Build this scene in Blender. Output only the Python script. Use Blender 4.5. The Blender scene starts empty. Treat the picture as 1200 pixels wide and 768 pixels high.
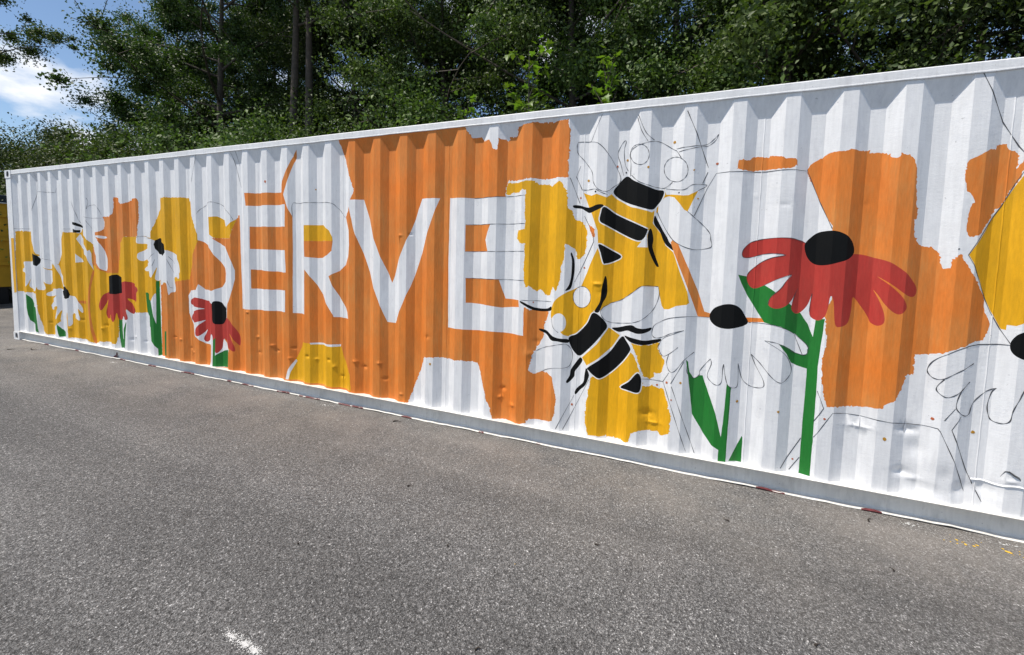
import bpy, bmesh, math, random
import numpy as np
from mathutils import Vector, Matrix
from mathutils.geometry import delaunay_2d_cdt

R = math.radians
scene = bpy.context.scene
COL = scene.collection

# ------------------------------------------------------------------ camera
cam_d = bpy.data.cameras.new('camera'); cam = bpy.data.objects.new('camera', cam_d); COL.objects.link(cam)
cam_d.sensor_fit = 'HORIZONTAL'; cam_d.sensor_width = 36.0
cam_d.lens = 494.2368 / 1200 * 36.0
cam_d.shift_y = -48.05 / 1200
cam_d.clip_start = 0.05; cam_d.clip_end = 3000
rt, up, fw = (Vector((0.9245832, 0.3800907, 0.0260183)), Vector((-0.0506641, 0.0549808, 0.9972012)),
              Vector((-0.3775964, 0.9233137, -0.0700913)))
mw = Matrix((rt, up, -fw)).transposed().to_4x4(); mw.translation = Vector((9.649, -3.0958, 1.4823))
cam.matrix_world = mw
scene.camera = cam

# ------------------------------------------------------------------ sky, sun, exposure
SUN_EL, SUN_AZ = R(63), R(50)            # azimuth: from the wall's normal (-y) towards -x
sun_vec = Vector((-math.sin(SUN_AZ) * math.cos(SUN_EL), -math.cos(SUN_AZ) * math.cos(SUN_EL), math.sin(SUN_EL)))
world = bpy.data.worlds.new('World'); scene.world = world; world.use_nodes = True
wn = world.node_tree.nodes; wl = world.node_tree.links; wn.clear()
wo = wn.new('ShaderNodeOutputWorld'); bg = wn.new('ShaderNodeBackground'); bg.inputs['Strength'].default_value = 0.12
sky = wn.new('ShaderNodeTexSky'); sky.sky_type = 'NISHITA'; sky.sun_disc = False
sky.sun_elevation = SUN_EL; sky.sun_rotation = math.atan2(sun_vec.x, sun_vec.y)
sky.altitude = 150; sky.air_density = 1.0; sky.dust_density = 0.1; sky.ozone_density = 2.2
tc = wn.new('ShaderNodeTexCoord')
mp = wn.new('ShaderNodeMapping'); mp.inputs['Location'].default_value = (2.1, 0.9, 0.42); mp.inputs['Scale'].default_value = (1.0, 1.0, 2.2)
cn = wn.new('ShaderNodeTexNoise'); cn.inputs['Scale'].default_value = 2.6; cn.inputs['Detail'].default_value = 9; cn.inputs['Roughness'].default_value = 0.58
cr = wn.new('ShaderNodeValToRGB'); cr.color_ramp.elements[0].position = 0.53; cr.color_ramp.elements[1].position = 0.63
mx = wn.new('ShaderNodeMix'); mx.data_type = 'RGBA'; mx.inputs['B'].default_value = (7.6, 7.8, 8.2, 1)
wl.new(tc.outputs['Generated'], mp.inputs['Vector']); wl.new(mp.outputs[0], cn.inputs['Vector']); wl.new(cn.outputs['Fac'], cr.inputs[0])
wl.new(cr.outputs[0], mx.inputs['Factor']); wl.new(sky.outputs[0], mx.inputs['A']); wl.new(mx.outputs['Result'], bg.inputs[0]); wl.new(bg.outputs[0], wo.inputs[0])

sun_d = bpy.data.lights.new('sun', 'SUN'); sun_d.energy = 5.0; sun_d.angle = R(0.53); sun_d.color = (1.0, 0.93, 0.83)
sun = bpy.data.objects.new('sun', sun_d); COL.objects.link(sun); sun.location = (0, -10, 20)
sun.rotation_euler = sun_vec.to_track_quat('Z', 'Y').to_euler()

scene.render.engine = 'CYCLES'
scene.cycles.max_bounces = 6; scene.cycles.diffuse_bounces = 3; scene.cycles.glossy_bounces = 2; scene.cycles.transmission_bounces = 3
vs = scene.view_settings; vs.view_transform = 'Standard'; vs.look = 'None'; vs.gamma = 1.0; vs.use_curve_mapping = False; vs.exposure = 0.16
scene.render.resolution_x, scene.render.resolution_y = 1024, 655

# ------------------------------------------------------------------ helpers
def link(o, parent=None):
    COL.objects.link(o)
    if parent is not None: o.parent = parent
    return o
def tag(o, label=None, cat=None, group=None, kind=None):
    for k, v in (('label', label), ('category', cat), ('group', group), ('kind', kind)):
        if v: o[k] = v
    return o
def empty(name, loc=(0, 0, 0), rz=0):
    o = bpy.data.objects.new(name, None); o.location = loc; o.rotation_euler = (0, 0, rz); return link(o)
def mesh_obj(name, bm, mat, parent=None, smooth=False):
    bmesh.ops.recalc_face_normals(bm, faces=bm.faces)
    me = bpy.data.meshes.new(name); bm.to_mesh(me); bm.free(); me.materials.append(mat)
    if smooth: me.polygons.foreach_set('use_smooth', [True] * len(me.polygons))
    return link(bpy.data.objects.new(name, me), parent)
def pydata_obj(name, vs, fs, mat, parent=None):
    me = bpy.data.meshes.new(name); me.from_pydata(vs, [], fs); me.materials.append(mat); me.update()
    return link(bpy.data.objects.new(name, me), parent)
def add_box(bm, lo, hi, bev=0.0):
    r = bmesh.ops.create_cube(bm, size=1.0); v = r['verts']
    for q in v:
        q.co = Vector([lo[i] + (q.co[i] + .5) * (hi[i] - lo[i]) for i in range(3)])
    if bev:
        es = list({e for q in v for e in q.link_edges})
        bmesh.ops.bevel(bm, geom=es, offset=bev, segments=2, affect='EDGES', profile=.6)
def bm_new(): return bmesh.new()
def box_obj(name, lo, hi, mat, parent=None, bev=0.0):
    bm = bm_new(); add_box(bm, lo, hi, bev); return mesh_obj(name, bm, mat, parent)

# ------------------------------------------------------------------ materials
def new_mat(name):
    m = bpy.data.materials.new(name); m.use_nodes = True
    nt = m.node_tree; return m, nt, nt.nodes['Principled BSDF'], nt.nodes, nt.links
def noise(ns, ls, scale, detail=4, rough=.55, vec=None, stretch=None):
    n = ns.new('ShaderNodeTexNoise'); n.inputs['Scale'].default_value = scale
    n.inputs['Detail'].default_value = detail; n.inputs['Roughness'].default_value = rough
    if vec is None:
        g = ns.new('ShaderNodeTexCoord'); vec = g.outputs['Object']
    if stretch:
        mp = ns.new('ShaderNodeMapping'); mp.inputs['Scale'].default_value = stretch; ls.new(vec, mp.inputs[0]); vec = mp.outputs[0]
    ls.new(vec, n.inputs['Vector']); return n.outputs['Fac']
def ramp(ns, ls, fac, stops):
    r = ns.new('ShaderNodeValToRGB'); el = r.color_ramp.elements
    while len(el) < len(stops): el.new(.5)
    for e, (p, c) in zip(el, stops):
        e.position = p; e.color = (c, c, c, 1) if isinstance(c, (int, float)) else (*c, 1)
    ls.new(fac, r.inputs[0]); return r.outputs[0]
def mixc(ns, ls, fac, a, b, mode='MIX'):
    m = ns.new('ShaderNodeMix'); m.data_type = 'RGBA'; m.blend_type = mode
    for k, v in (('Factor', fac), ('A', a), ('B', b)):
        if hasattr(v, 'links') or hasattr(v, 'is_linked'): ls.new(v, m.inputs[k])
        elif k == 'Factor': m.inputs[k].default_value = v
        else: m.inputs[k].default_value = (*v, 1)
    return m.outputs['Result']
def bump(ns, ls, h, strength, dist, bs):
    b = ns.new('ShaderNodeBump'); b.inputs['Strength'].default_value = strength; b.inputs['Distance'].default_value = dist
    ls.new(h, b.inputs['Height']); ls.new(b.outputs[0], bs.inputs['Normal'])

def wall_paint(name, base, worn, rough=.42, spread=.5, spec=.5):
    """brushed wall paint: patchy cover, vertical brush streaks, roller lap marks, orange-peel relief"""
    m, nt, bs, ns, ls = new_mat(name)
    patch = ramp(ns, ls, noise(ns, ls, 2.1, 7, .66), [(.36, 0.0), (.70, 1.0)])
    streak = ramp(ns, ls, noise(ns, ls, 9, 6, .66, stretch=(6, 6, .42)), [(.30, 0.15), (.72, 1.0)])
    f = ns.new('ShaderNodeMath'); f.operation = 'MULTIPLY'; ls.new(patch, f.inputs[0]); ls.new(streak, f.inputs[1])
    f2 = ns.new('ShaderNodeMath'); f2.operation = 'MULTIPLY'; f2.inputs[1].default_value = spread; ls.new(f.outputs[0], f2.inputs[0])
    c = mixc(ns, ls, f2.outputs[0], base, worn)
    lap = ramp(ns, ls, noise(ns, ls, 3.2, 3, .5, stretch=(3.2, 3.2, .8)), [(.35, .90), (.65, 1.05)])
    c = mixc(ns, ls, 1.0, c, lap, 'MULTIPLY')
    fine = ramp(ns, ls, noise(ns, ls, 70, 4, .65, stretch=(1.4, 1.4, .22)), [(.28, .86), (.72, 1.06)])
    c = mixc(ns, ls, 1.0, c, fine, 'MULTIPLY')
    ls.new(c, bs.inputs['Base Color'])
    rr = ramp(ns, ls, noise(ns, ls, 5, 4), [(.3, rough - .06), (.7, rough + .12)]); ls.new(rr, bs.inputs['Roughness'])
    bs.inputs['Specular IOR Level'].default_value = spec
    hh = ns.new('ShaderNodeMath'); hh.operation = 'ADD'; ls.new(noise(ns, ls, 150, 3, .6), hh.inputs[0])
    ls.new(noise(ns, ls, 60, 4, .6, stretch=(1.4, 1.4, .25)), hh.inputs[1])
    bump(ns, ls, hh.outputs[0], .3, .002, bs)
    return m
MAT = {}
MAT['orange'] = wall_paint('orange_paint', (.74, .205, .030), (.58, .28, .085), .5, 1.0, .25)
MAT['yellow'] = wall_paint('yellow_paint', (.80, .405, .008), (.64, .36, .018), .5, 1.0, .25)
MAT['red'] = wall_paint('red_paint', (.48, .042, .032), (.42, .07, .05), .5, .8, .25)
MAT['green'] = wall_paint('green_paint', (.014, .18, .026), (.03, .15, .035), .5, .8, .25)
MAT['black'] = wall_paint('black_paint', (.005, .0055, .006), (.010, .011, .012), .62, .5, .12)
MAT['ochre'] = wall_paint('ochre_drip', (.5, .25, .02), (.4, .2, .03))
MAT['rust'] = wall_paint('rust_drip', (.5, .13, .05), (.4, .1, .04))
MAT['pencil'] = wall_paint('graphite_marker', (.055, .058, .068), (.12, .12, .13), .5, .6, .3)
def white_mat(name, base, dirt, grime):
    m, nt, bs, ns, ls = new_mat(name)
    scuff = ramp(ns, ls, noise(ns, ls, 2.7, 8, .68), [(.40, 0.0), (.66, .75), (.85, 1.0)])
    c = mixc(ns, ls, scuff, base, dirt)
    smear = ramp(ns, ls, noise(ns, ls, 7.5, 7, .7, stretch=(1.6, 1.6, .8)), [(.52, 0.0), (.72, 1.0)])
    sm = ns.new('ShaderNodeMath'); sm.operation = 'MULTIPLY'; sm.inputs[1].default_value = .45; ls.new(smear, sm.inputs[0])
    c = mixc(ns, ls, sm.outputs[0], c, grime)
    streak = ramp(ns, ls, noise(ns, ls, 14, 5, .62, stretch=(4, 4, .35)), [(.4, 1.0), (.85, .86)])
    c = mixc(ns, ls, 1.0, c, streak, 'MULTIPLY')
    spot = ramp(ns, ls, noise(ns, ls, 55, 3, .55), [(.70, 1.0), (.76, .62)])
    c = mixc(ns, ls, 1.0, c, spot, 'MULTIPLY')
    ls.new(c, bs.inputs['Base Color'])
    rr = ramp(ns, ls, noise(ns, ls, 5, 4), [(.3, .38), (.7, .56)]); ls.new(rr, bs.inputs['Roughness'])
    hh = ns.new('ShaderNodeMath'); hh.operation = 'ADD'; ls.new(noise(ns, ls, 130, 4, .65), hh.inputs[0])
    ls.new(noise(ns, ls, 22, 5, .6, stretch=(1, 1, 2.5)), hh.inputs[1])
    bump(ns, ls, hh.outputs[0], .32, .003, bs)
    return m
MAT['white'] = white_mat('white_wall_paint', (.80, .805, .82), (.70, .705, .72), (.55, .56, .60))
MAT['foot'] = white_mat('greyed_rail_paint', (.78, .755, .71), (.64, .615, .575), (.40, .38, .35))
MAT['frame'] = white_mat('white_frame_paint', (.79, .80, .815), (.66, .66, .67), (.5, .5, .53))
def simple(name, c, rough=.5, var=.15, scale=20, metal=0.0, bmp=.2):
    m, nt, bs, ns, ls = new_mat(name)
    n = ramp(ns, ls, noise(ns, ls, scale, 5, .6), [(.3, 1 - var), (.7, 1 + var)])
    ls.new(mixc(ns, ls, 1.0, c, n, 'MULTIPLY'), bs.inputs['Base Color'])
    bs.inputs['Roughness'].default_value = rough; bs.inputs['Metallic'].default_value = metal
    if bmp: bump(ns, ls, noise(ns, ls, scale * 4, 4), bmp, .003, bs)
    return m
MAT['maroon'] = simple('old_maroon_coat', (.10, .012, .016), .6, .3, 60)
MAT['hole'] = simple('hole_shade_black', (.008, .008, .009), .8)  # near-black colour standing in for shade inside the casting holes
MAT['plate'] = simple('bare_scratched_steel', (.16, .16, .165), .5, .4, 80)
MAT['bark'] = simple('bark', (.075, .062, .05), .9, .35, 14, bmp=.8)
MAT['twig'] = simple('dry_twig', (.035, .026, .02), .85, .3, 60)
MAT['box_yellow'] = simple('yellow_container_coat', (.62, .34, .02), .5, .15, 3)
MAT['box_black'] = simple('black_skid_steel', (.012, .012, .014), .6, .3, 8)
MAT['tarp'] = simple('dark_blue_tarp', (.018, .028, .042), .55, .3, 6)
MAT['splat_white'] = simple('white_paint_spill', (.50, .50, .49), .6, .25, 90)
MAT['splat_yellow'] = simple('yellow_paint_drop', (.68, .42, .04), .5, .15, 60)

def asphalt():
    m, nt, bs, ns, ls = new_mat('worn_asphalt')
    tcn = ns.new('ShaderNodeTexCoord'); v = tcn.outputs['Object']
    def vor(scale):
        n = ns.new('ShaderNodeTexVoronoi'); n.inputs['Scale'].default_value = scale
        wv = ns.new('ShaderNodeMapping'); wv.inputs['Rotation'].default_value = (0, 0, scale * .37); ls.new(v, wv.inputs[0]); ls.new(wv.outputs[0], n.inputs['Vector'])
        sp = ns.new('ShaderNodeSeparateColor'); ls.new(n.outputs['Color'], sp.inputs[0]); return n, sp
    big = ramp(ns, ls, noise(ns, ls, .45, 6, .62, v), [(.28, (.118, .1165, .1155)), (.5, (.138, .136, .1345)), (.74, (.158, .1545, .151))])
    v1, s1 = vor(165); v2, s2 = vor(360); v3, s3 = vor(80)
    st1 = ramp(ns, ls, s1.outputs[0], [(.0, .48), (.4, .82), (.78, 1.10), (.95, 1.6), (1.0, 2.6)])
    st2 = ramp(ns, ls, s2.outputs[1], [(.0, .45), (.55, .95), (.9, 1.5), (1.0, 2.6)])
    st3 = ramp(ns, ls, s3.outputs[2], [(.0, .62), (.5, 1.0), (.96, 1.12), (1.0, 1.9)])
    c = mixc(ns, ls, 1.0, big, st1, 'MULTIPLY'); c = mixc(ns, ls, 1.0, c, st2, 'MULTIPLY'); c = mixc(ns, ls, .7, c, mixc(ns, ls, 1.0, c, st3, 'MULTIPLY'))
    pit = ramp(ns, ls, noise(ns, ls, 75, 4, .7, v), [(.36, .30), (.47, 1.0)])
    c = mixc(ns, ls, 1.0, c, pit, 'MULTIPLY')
    # tan dust washed against the container's foot and in loose drifts
    sx = ns.new('ShaderNodeSeparateXYZ'); ls.new(v, sx.inputs[0])
    foot = ns.new('ShaderNodeMapRange'); foot.inputs['From Min'].default_value = -1.3; foot.inputs['From Max'].default_value = .05
    foot.inputs['To Min'].default_value = 0.0; foot.inputs['To Max'].default_value = .9; ls.new(sx.outputs['Y'], foot.inputs[0])
    dn = ramp(ns, ls, noise(ns, ls, 1.9, 7, .68, v), [(.32, 0.05), (.62, 1.0)])
    dm = ns.new('ShaderNodeMath'); dm.operation = 'MULTIPLY'; ls.new(foot.outputs[0], dm.inputs[0]); ls.new(dn, dm.inputs[1])
    c = mixc(ns, ls, dm.outputs[0], c, mixc(ns, ls, .5, c, (.32, .285, .25)))
    # faint rubbed wheel lanes and damp-looking stains
    dk = ramp(ns, ls, noise(ns, ls, .8, 5, .62, v, (1, 2.6, 1)), [(.50, 1.0), (.70, .86), (.85, .78)])
    c = mixc(ns, ls, 1.0, c, dk, 'MULTIPLY')
    lane = ramp(ns, ls, noise(ns, ls, 1.1, 3, .5, v, (.12, 1.9, 1)), [(.42, .90), (.6, 1.08)])
    c = mixc(ns, ls, 1.0, c, lane, 'MULTIPLY')
    ls.new(c, bs.inputs['Base Color']); bs.inputs['Roughness'].default_value = .8
    bs.inputs['Specular IOR Level'].default_value = .4
    hm = ns.new('ShaderNodeMath'); hm.operation = 'ADD'; ls.new(v1.outputs['Distance'], hm.inputs[0])
    ls.new(noise(ns, ls, 170, 3, .6, v), hm.inputs[1]); bump(ns, ls, hm.outputs[0], .85, .006, bs)
    return m
MAT['asphalt'] = asphalt()
def soil():
    m, nt, bs, ns, ls = new_mat('woodland_floor')
    c = ramp(ns, ls, noise(ns, ls, 2.2, 6, .65), [(.3, (.022, .03, .012)), (.55, (.045, .06, .02)), (.75, (.07, .055, .035))])
    ls.new(c, bs.inputs['Base Color']); bs.inputs['Roughness'].default_value = .95
    bump(ns, ls, noise(ns, ls, 12, 5), .8, .05, bs); return m
MAT['soil'] = soil()
def leaf_mat(name, lo, hi, trans, rough=.38):
    m, nt, bs, ns, ls = new_mat(name)
    g = ns.new('ShaderNodeNewGeometry')
    c = ramp(ns, ls, g.outputs['Random Per Island'], [(0.0, lo), (1.0, hi)])
    oi = ns.new('ShaderNodeObjectInfo')
    hv = ns.new('ShaderNodeHueSaturation'); ls.new(c, hv.inputs['Color'])
    mr = ns.new('ShaderNodeMapRange'); mr.inputs['To Min'].default_value = .8; mr.inputs['To Max'].default_value = 1.25
    ls.new(oi.outputs['Random'], mr.inputs[0]); ls.new(mr.outputs[0], hv.inputs['Value'])
    mh = ns.new('ShaderNodeMapRange'); mh.inputs['To Min'].default_value = .485; mh.inputs['To Max'].default_value = .512
    ls.new(oi.outputs['Random'], mh.inputs[0]); ls.new(mh.outputs[0], hv.inputs['Hue'])
    ls.new(hv.outputs[0], bs.inputs['Base Color']); bs.inputs['Roughness'].default_value = rough; bs.inputs['Specular IOR Level'].default_value = .35
    tr = ns.new('ShaderNodeBsdfTranslucent'); tc2 = mixc(ns, ls, 1.0, hv.outputs[0], (1.15, 1.35, .45), 'MULTIPLY'); ls.new(tc2, tr.inputs[0])
    mxs = ns.new('ShaderNodeMixShader'); mxs.inputs[0].default_value = trans
    ls.new(bs.outputs[0], mxs.inputs[1]); ls.new(tr.outputs[0], mxs.inputs[2])
    ls.new(mxs.outputs[0], ns['Material Output'].inputs[0]); return m
MAT['leaf_dark'] = leaf_mat('dark_broadleaf', (.024, .048, .012), (.070, .112, .026), .24, .55)
MAT['leaf_mid'] = leaf_mat('mid_broadleaf', (.036, .066, .015), (.098, .142, .034), .26, .55)
MAT['leaf_vine'] = leaf_mat('vine_leaf', (.028, .052, .013), (.090, .120, .033), .2, .55)
MAT['leaf_bright'] = leaf_mat('young_bright_leaf', (.085, .16, .02), (.19, .27, .035), .42, .45)

# ------------------------------------------------------------------ mural layout on the side wall: (motif, piece, colour, edge style, points in mm along / up)
MURAL = [
    ('yellow_patch:wide', '', 'yellow', 'r', [(181, 1677), (679, 1677), (688, 1527), (755, 1352), (986, 1257), (1119, 1249), (1318, 1193), (1359, 1207), (1397, 1293), (1581, 1661), (1728, 1664), (1958, 1657), (2016, 1710), (2159, 1587), (2264, 1504), (2286, 1350), (2752, 1360), (2765, 1607), (3338, 1611), (3439, 1619), (3614, 1598), (3618, 1670), (3693, 1837), (3844, 2080), (4313, 2062), (4341, 2001), (4421, 1836), (4516, 1595), (4481, 1459), (4446, 1341), (4312, 1078), (3721, 1050), (3686, 901), (3649, 922), (3588, 835), (3437, 667), (3181, 652), (3068, 691), (2816, 513), (2809, 309), (2773, 199), (2405, 205), (2256, 160), (2129, 177), (1861, 191), (1595, 172), (1571, 537), (1356, 382), (1272, 328), (1137, 167), (1023, 167), (826, 184), (756, 478), (725, 756), (139, 757), (170, 1301)]),
    ('orange_patch:left', '', 'orange', 'r', [(2806, 2114), (2888, 2102), (3020, 2016), (3114, 2045), (3272, 2081), (3347, 2080), (3368, 2032), (3362, 1838), (3341, 1612), (3049, 1609), (2894, 1455), (2828, 1141), (2565, 1136), (2439, 1178), (2245, 1222), (2236, 1372), (2253, 1464), (2307, 1488), (2448, 1567), (2310, 1658), (2474, 1668), (2534, 1706), (2560, 1787), (2529, 1868), (2740, 1865), (2793, 1910), (2806, 1990)]),
    ('orange_patch:left', 'streak', 'orange', 'c', [(2232, 1130), (2186, 920), (2151, 709), (2164, 475), (2192, 301), (2221, 171), (2257, 172), (2218, 360), (2193, 594), (2200, 769), (2216, 944), (2258, 1130)]),
    ('orange_patch:left', 'streak', 'orange', '', [(1891, 721), (2109, 723), (2019, 679), (1912, 686)]),
    ('orange_patch:main', '', 'orange', 'r', [(3729, 1029), (4008, 1084), (4282, 1117), (4361, 1339), (4451, 1477), (4503, 1571), (4754, 1606), (5051, 1604), (5082, 1710), (5125, 1813), (5162, 1865), (5212, 1766), (5421, 1819), (5971, 1829), (6642, 1811), (6702, 1874), (6730, 1979), (6776, 2052), (6730, 2177), (6633, 2385), (6599, 2515), (6593, 2570), (7302, 2576), (7937, 2581), (7938, 2524), (7952, 2494), (7976, 2470), (7991, 2441), (8078, 2438), (8100, 2406), (8158, 2408), (8187, 2340), (8225, 2329), (8232, 2415), (8292, 2406), (8307, 2391), (8319, 2422), (8381, 2423), (8401, 2489), (8445, 2502), (8522, 2512), (8596, 2499), (8676, 2500), (8681, 2488), (8731, 2505), (8802, 2504), (8817, 2419), (8812, 2306), (8820, 2282), (8813, 2251), (8812, 2220), (8813, 2086), (8721, 2089), (8621, 2076), (8579, 2084), (8524, 2091), (8473, 2085), (8383, 2078), (8315, 2082), (8296, 2025), (8294, 1958), (8361, 1491), (8460, 1088), (8484, 1087), (8591, 1066), (8690, 1068), (8672, 1010), (8650, 950), (8643, 857), (8593, 775), (8551, 673), (8537, 588), (8579, 562), (8635, 587), (8693, 586), (8736, 559), (8770, 400), (8767, 310), (8748, 216), (8668, 196), (8553, 194), (8529, 159), (8464, 140), (8235, 146), (8076, 589), (7954, 593), (7743, 594), (7564, 584), (7481, 387), (7387, 143), (6372, 116), (4832, 110), (4141, 133), (3717, 151)]),
    ('orange_patch:strip', '', 'orange', '', [(5294, 2083), (5577, 2076), (5830, 2074), (5834, 2148), (5867, 2210), (5898, 2268), (5931, 2317), (5961, 2385), (5993, 2439), (6043, 2483), (6025, 2415), (5990, 2362), (5964, 2293), (5927, 2187), (5867, 2050), (5910, 1940), (5967, 1833), (5967, 1435), (5884, 1433), (5887, 1951), (5599, 1945), (5313, 1948)]),
    ('yellow_patch:low', '', 'yellow', '', [(6093, 564), (6225, 564), (6357, 572), (6460, 570), (6585, 576), (6628, 457), (6725, 321), (6736, 160), (6433, 161), (6135, 160), (5928, 159), (5913, 214), (5992, 384), (6060, 496)]),
    ('yellow_patch:low', 'bare_edge', 'white', '', [(5871, 155), (5902, 254), (5988, 374), (6000, 356), (5938, 239), (5912, 157)]),
    ('yellow_patch:low', 'bare_edge', 'white', '', [(6213, 572), (6357, 580), (6461, 580), (6585, 590), (6584, 569), (6460, 560), (6357, 564), (6221, 556)]),
    ('painted_letter:S', '', 'white', '', [(4491, 1768), (4499, 1580), (4566, 1558), (4706, 1493), (4843, 1345), (4906, 1287), (4951, 1213), (4916, 1120), (4861, 1062), (4732, 1013), (4568, 1017), (4496, 1077), (4453, 1008), (4312, 993), (4264, 935), (4267, 723), (4318, 635), (4421, 463), (4552, 391), (4702, 382), (4618, 142), (4723, 143), (4940, 154), (4998, 370), (4876, 467), (4975, 865), (5015, 920), (5070, 1041), (5097, 1159), (5099, 1257), (5068, 1352), (5031, 1413), (4988, 1487), (4862, 1536), (4789, 1583), (4704, 1641), (4701, 1766)]),
    ('painted_letter:S', 'fill', 'yellow', '', [(4704, 1838), (4819, 1844), (4915, 1806), (4997, 1730), (5091, 1793), (5125, 1813), (5082, 1710), (5051, 1604), (4781, 1607), (4711, 1642)]),
    ('painted_letter:E', '', 'white', '', [(5166, 1940), (5361, 1946), (5887, 1951), (5883, 1727), (5363, 1729), (5363, 1494), (5879, 1490), (5889, 1264), (5367, 1276), (5368, 1071), (5878, 1080), (5875, 856), (5191, 840), (5178, 1417)]),
    ('painted_letter:R', '', 'white', '', [(5970, 1880), (6193, 1874), (6634, 1855), (6662, 1789), (6710, 1692), (6719, 1550), (6701, 1449), (6646, 1363), (6574, 1305), (6464, 1249), (6511, 1153), (6585, 1034), (6677, 913), (6697, 850), (6519, 855), (6510, 881), (6441, 967), (6358, 1064), (6288, 1149), (6227, 1227), (6146, 1303), (6140, 853), (5964, 852)]),
    ('painted_letter:R', 'fill', 'orange', '', [(6144, 1586), (6514, 1590), (6504, 1496), (6444, 1451), (6348, 1423), (6290, 1420), (6147, 1430)]),
    ('painted_letter:R', 'fill', 'yellow', '', [(6144, 1741), (6372, 1743), (6471, 1691), (6510, 1627), (6514, 1590), (6144, 1586)]),
    ('painted_letter:V', '', 'white', '', [(6697, 1975), (6864, 1974), (7005, 1616), (7190, 1218), (7308, 1485), (7404, 1686), (7505, 1965), (7696, 1962), (7582, 1670), (7503, 1474), (7400, 1188), (7292, 961), (7237, 854), (7143, 856), (7060, 1049), (6930, 1320), (6773, 1693), (6718, 1895)]),
    ('painted_letter:E2', '', 'white', '', [(7783, 1963), (7905, 1958), (8014, 1954), (8178, 1953), (8294, 1959), (8456, 1965), (8472, 1963), (8477, 1493), (8489, 861), (8380, 864), (8272, 867), (8166, 871), (8020, 860), (7927, 863), (7782, 861), (7776, 1433)]),
    ('painted_letter:E2', 'fill', 'orange', '', [(7952, 1735), (8179, 1740), (8154, 1675), (8133, 1615), (8161, 1520), (7952, 1516)]),
    ('painted_letter:E2', 'fill', 'orange', '', [(7959, 1294), (8259, 1299), (8288, 1213), (8315, 1144), (8440, 1142), (8446, 1087), (8291, 1069), (8161, 1082), (7963, 1089)]),
    ('yellow_patch:tall', '', 'yellow', 'r', [(8301, 2032), (8316, 2066), (8389, 2062), (8474, 2075), (8524, 2074), (8575, 2040), (8600, 2040), (8656, 2045), (8690, 2028), (8738, 2058), (8766, 2047), (8781, 2008), (8809, 1987), (8815, 1869), (8850, 1824), (8870, 1772), (8930, 1753), (8949, 1713), (8964, 1691), (8959, 1560), (8943, 1507), (8914, 1479), (8894, 1478), (8874, 1552), (8822, 1584), (8803, 1590), (8800, 1476), (8781, 1423), (8777, 1341), (8761, 1273), (8745, 1231), (8715, 1261), (8688, 1193), (8649, 1194), (8613, 1238), (8583, 1216), (8522, 1261), (8505, 1247), (8482, 1292), (8478, 1591), (8435, 1592), (8408, 1626), (8419, 1693), (8477, 1700), (8474, 1968), (8478, 1995), (8451, 2012), (8420, 1987), (8365, 1992), (8329, 1972), (8297, 1981)]),
    ('orange_patch:bar', '', 'orange', 'r', [(9936, 2142), (10002, 2142), (10015, 2157), (10105, 2150), (10110, 2161), (10179, 2146), (10192, 2133), (10240, 2133), (10253, 2116), (10255, 2085), (10177, 2075), (10109, 2076), (9959, 2072), (9923, 2085)]),
    ('orange_patch:right', '', 'orange', 'r', [(10313, 2064), (10329, 2094), (10366, 2119), (10417, 2154), (10511, 2165), (10619, 2164), (10616, 2144), (10679, 2143), (10711, 2133), (10717, 2110), (10749, 2111), (10750, 2130), (10792, 2120), (10814, 2090), (10829, 2033), (10837, 1901), (10855, 1780), (10837, 1753), (10848, 1664), (10874, 1619), (10891, 1604), (10934, 1604), (10970, 1567), (10991, 1478), (11017, 1483), (11021, 1523), (11051, 1562), (11110, 1453), (11169, 1345), (11187, 1256), (11211, 1192), (11207, 1139), (11194, 1089), (11156, 1084), (11104, 1046), (11029, 1010), (10969, 982), (10908, 978), (10910, 855), (10880, 857), (10855, 762), (10822, 698), (10778, 667), (10773, 645), (10735, 637), (10674, 630), (10498, 609), (10482, 652), (10462, 751), (10457, 892), (10472, 1036), (10459, 1087), (10456, 1183), (10481, 1281), (10456, 1696)]),
    ('orange_patch:blob', '', 'orange', 'r', [(11048, 2073), (11094, 2099), (11128, 2123), (11162, 2136), (11161, 2146), (11208, 2153), (11218, 2123), (11242, 2115), (11255, 2076), (11254, 2020), (11274, 2066), (11294, 2076), (11293, 2058), (11278, 2009), (11256, 1935), (11211, 1838), (11173, 1759), (11118, 1665), (11079, 1656), (11064, 1685), (11066, 1765), (11079, 1865), (11050, 1902), (11044, 1947), (11036, 1967), (11035, 2032)]),
    ('yellow_patch:edge', '', 'yellow', '', [(11084, 1558), (11105, 1602), (11151, 1694), (11280, 1983), (11343, 2151), (11572, 2159), (11716, 1610), (11612, 1199), (11461, 1194), (11378, 1214), (11330, 1199), (11307, 1182), (11277, 1184), (11276, 1156), (11259, 1159), (11209, 1258), (11162, 1374), (11105, 1519)]),
    ('painted_daisy:a', '', 'white', 'c', [(669, 1231), (423, 1217), (426, 1129), (260, 1076), (434, 1056), (438, 972), (424, 847), (471, 877), (514, 958), (502, 836), (685, 787), (731, 810), (756, 850), (781, 811), (965, 816), (1032, 852), (978, 941), (1062, 911), (1123, 926), (1247, 1081), (1071, 1118), (975, 1155), (1119, 1131), (1262, 1228), (1065, 1297), (805, 1316)]),
    ('painted_daisy:a', 'flower_centre', 'black', '', [(682, 1350), (774, 1321), (836, 1260), (805, 1202), (767, 1163), (692, 1180)]),
    ('painted_daisy:a', 'leaf', 'green', '', [(425, 739), (496, 689), (562, 596), (702, 542), (753, 167), (689, 175), (480, 334), (427, 523)]),
    ('painted_daisy:b', 'stem', 'white', '', [(1295, 1205), (1369, 1201), (1401, 1086), (1565, 900), (1436, 892), (1374, 1061)]),
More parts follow.
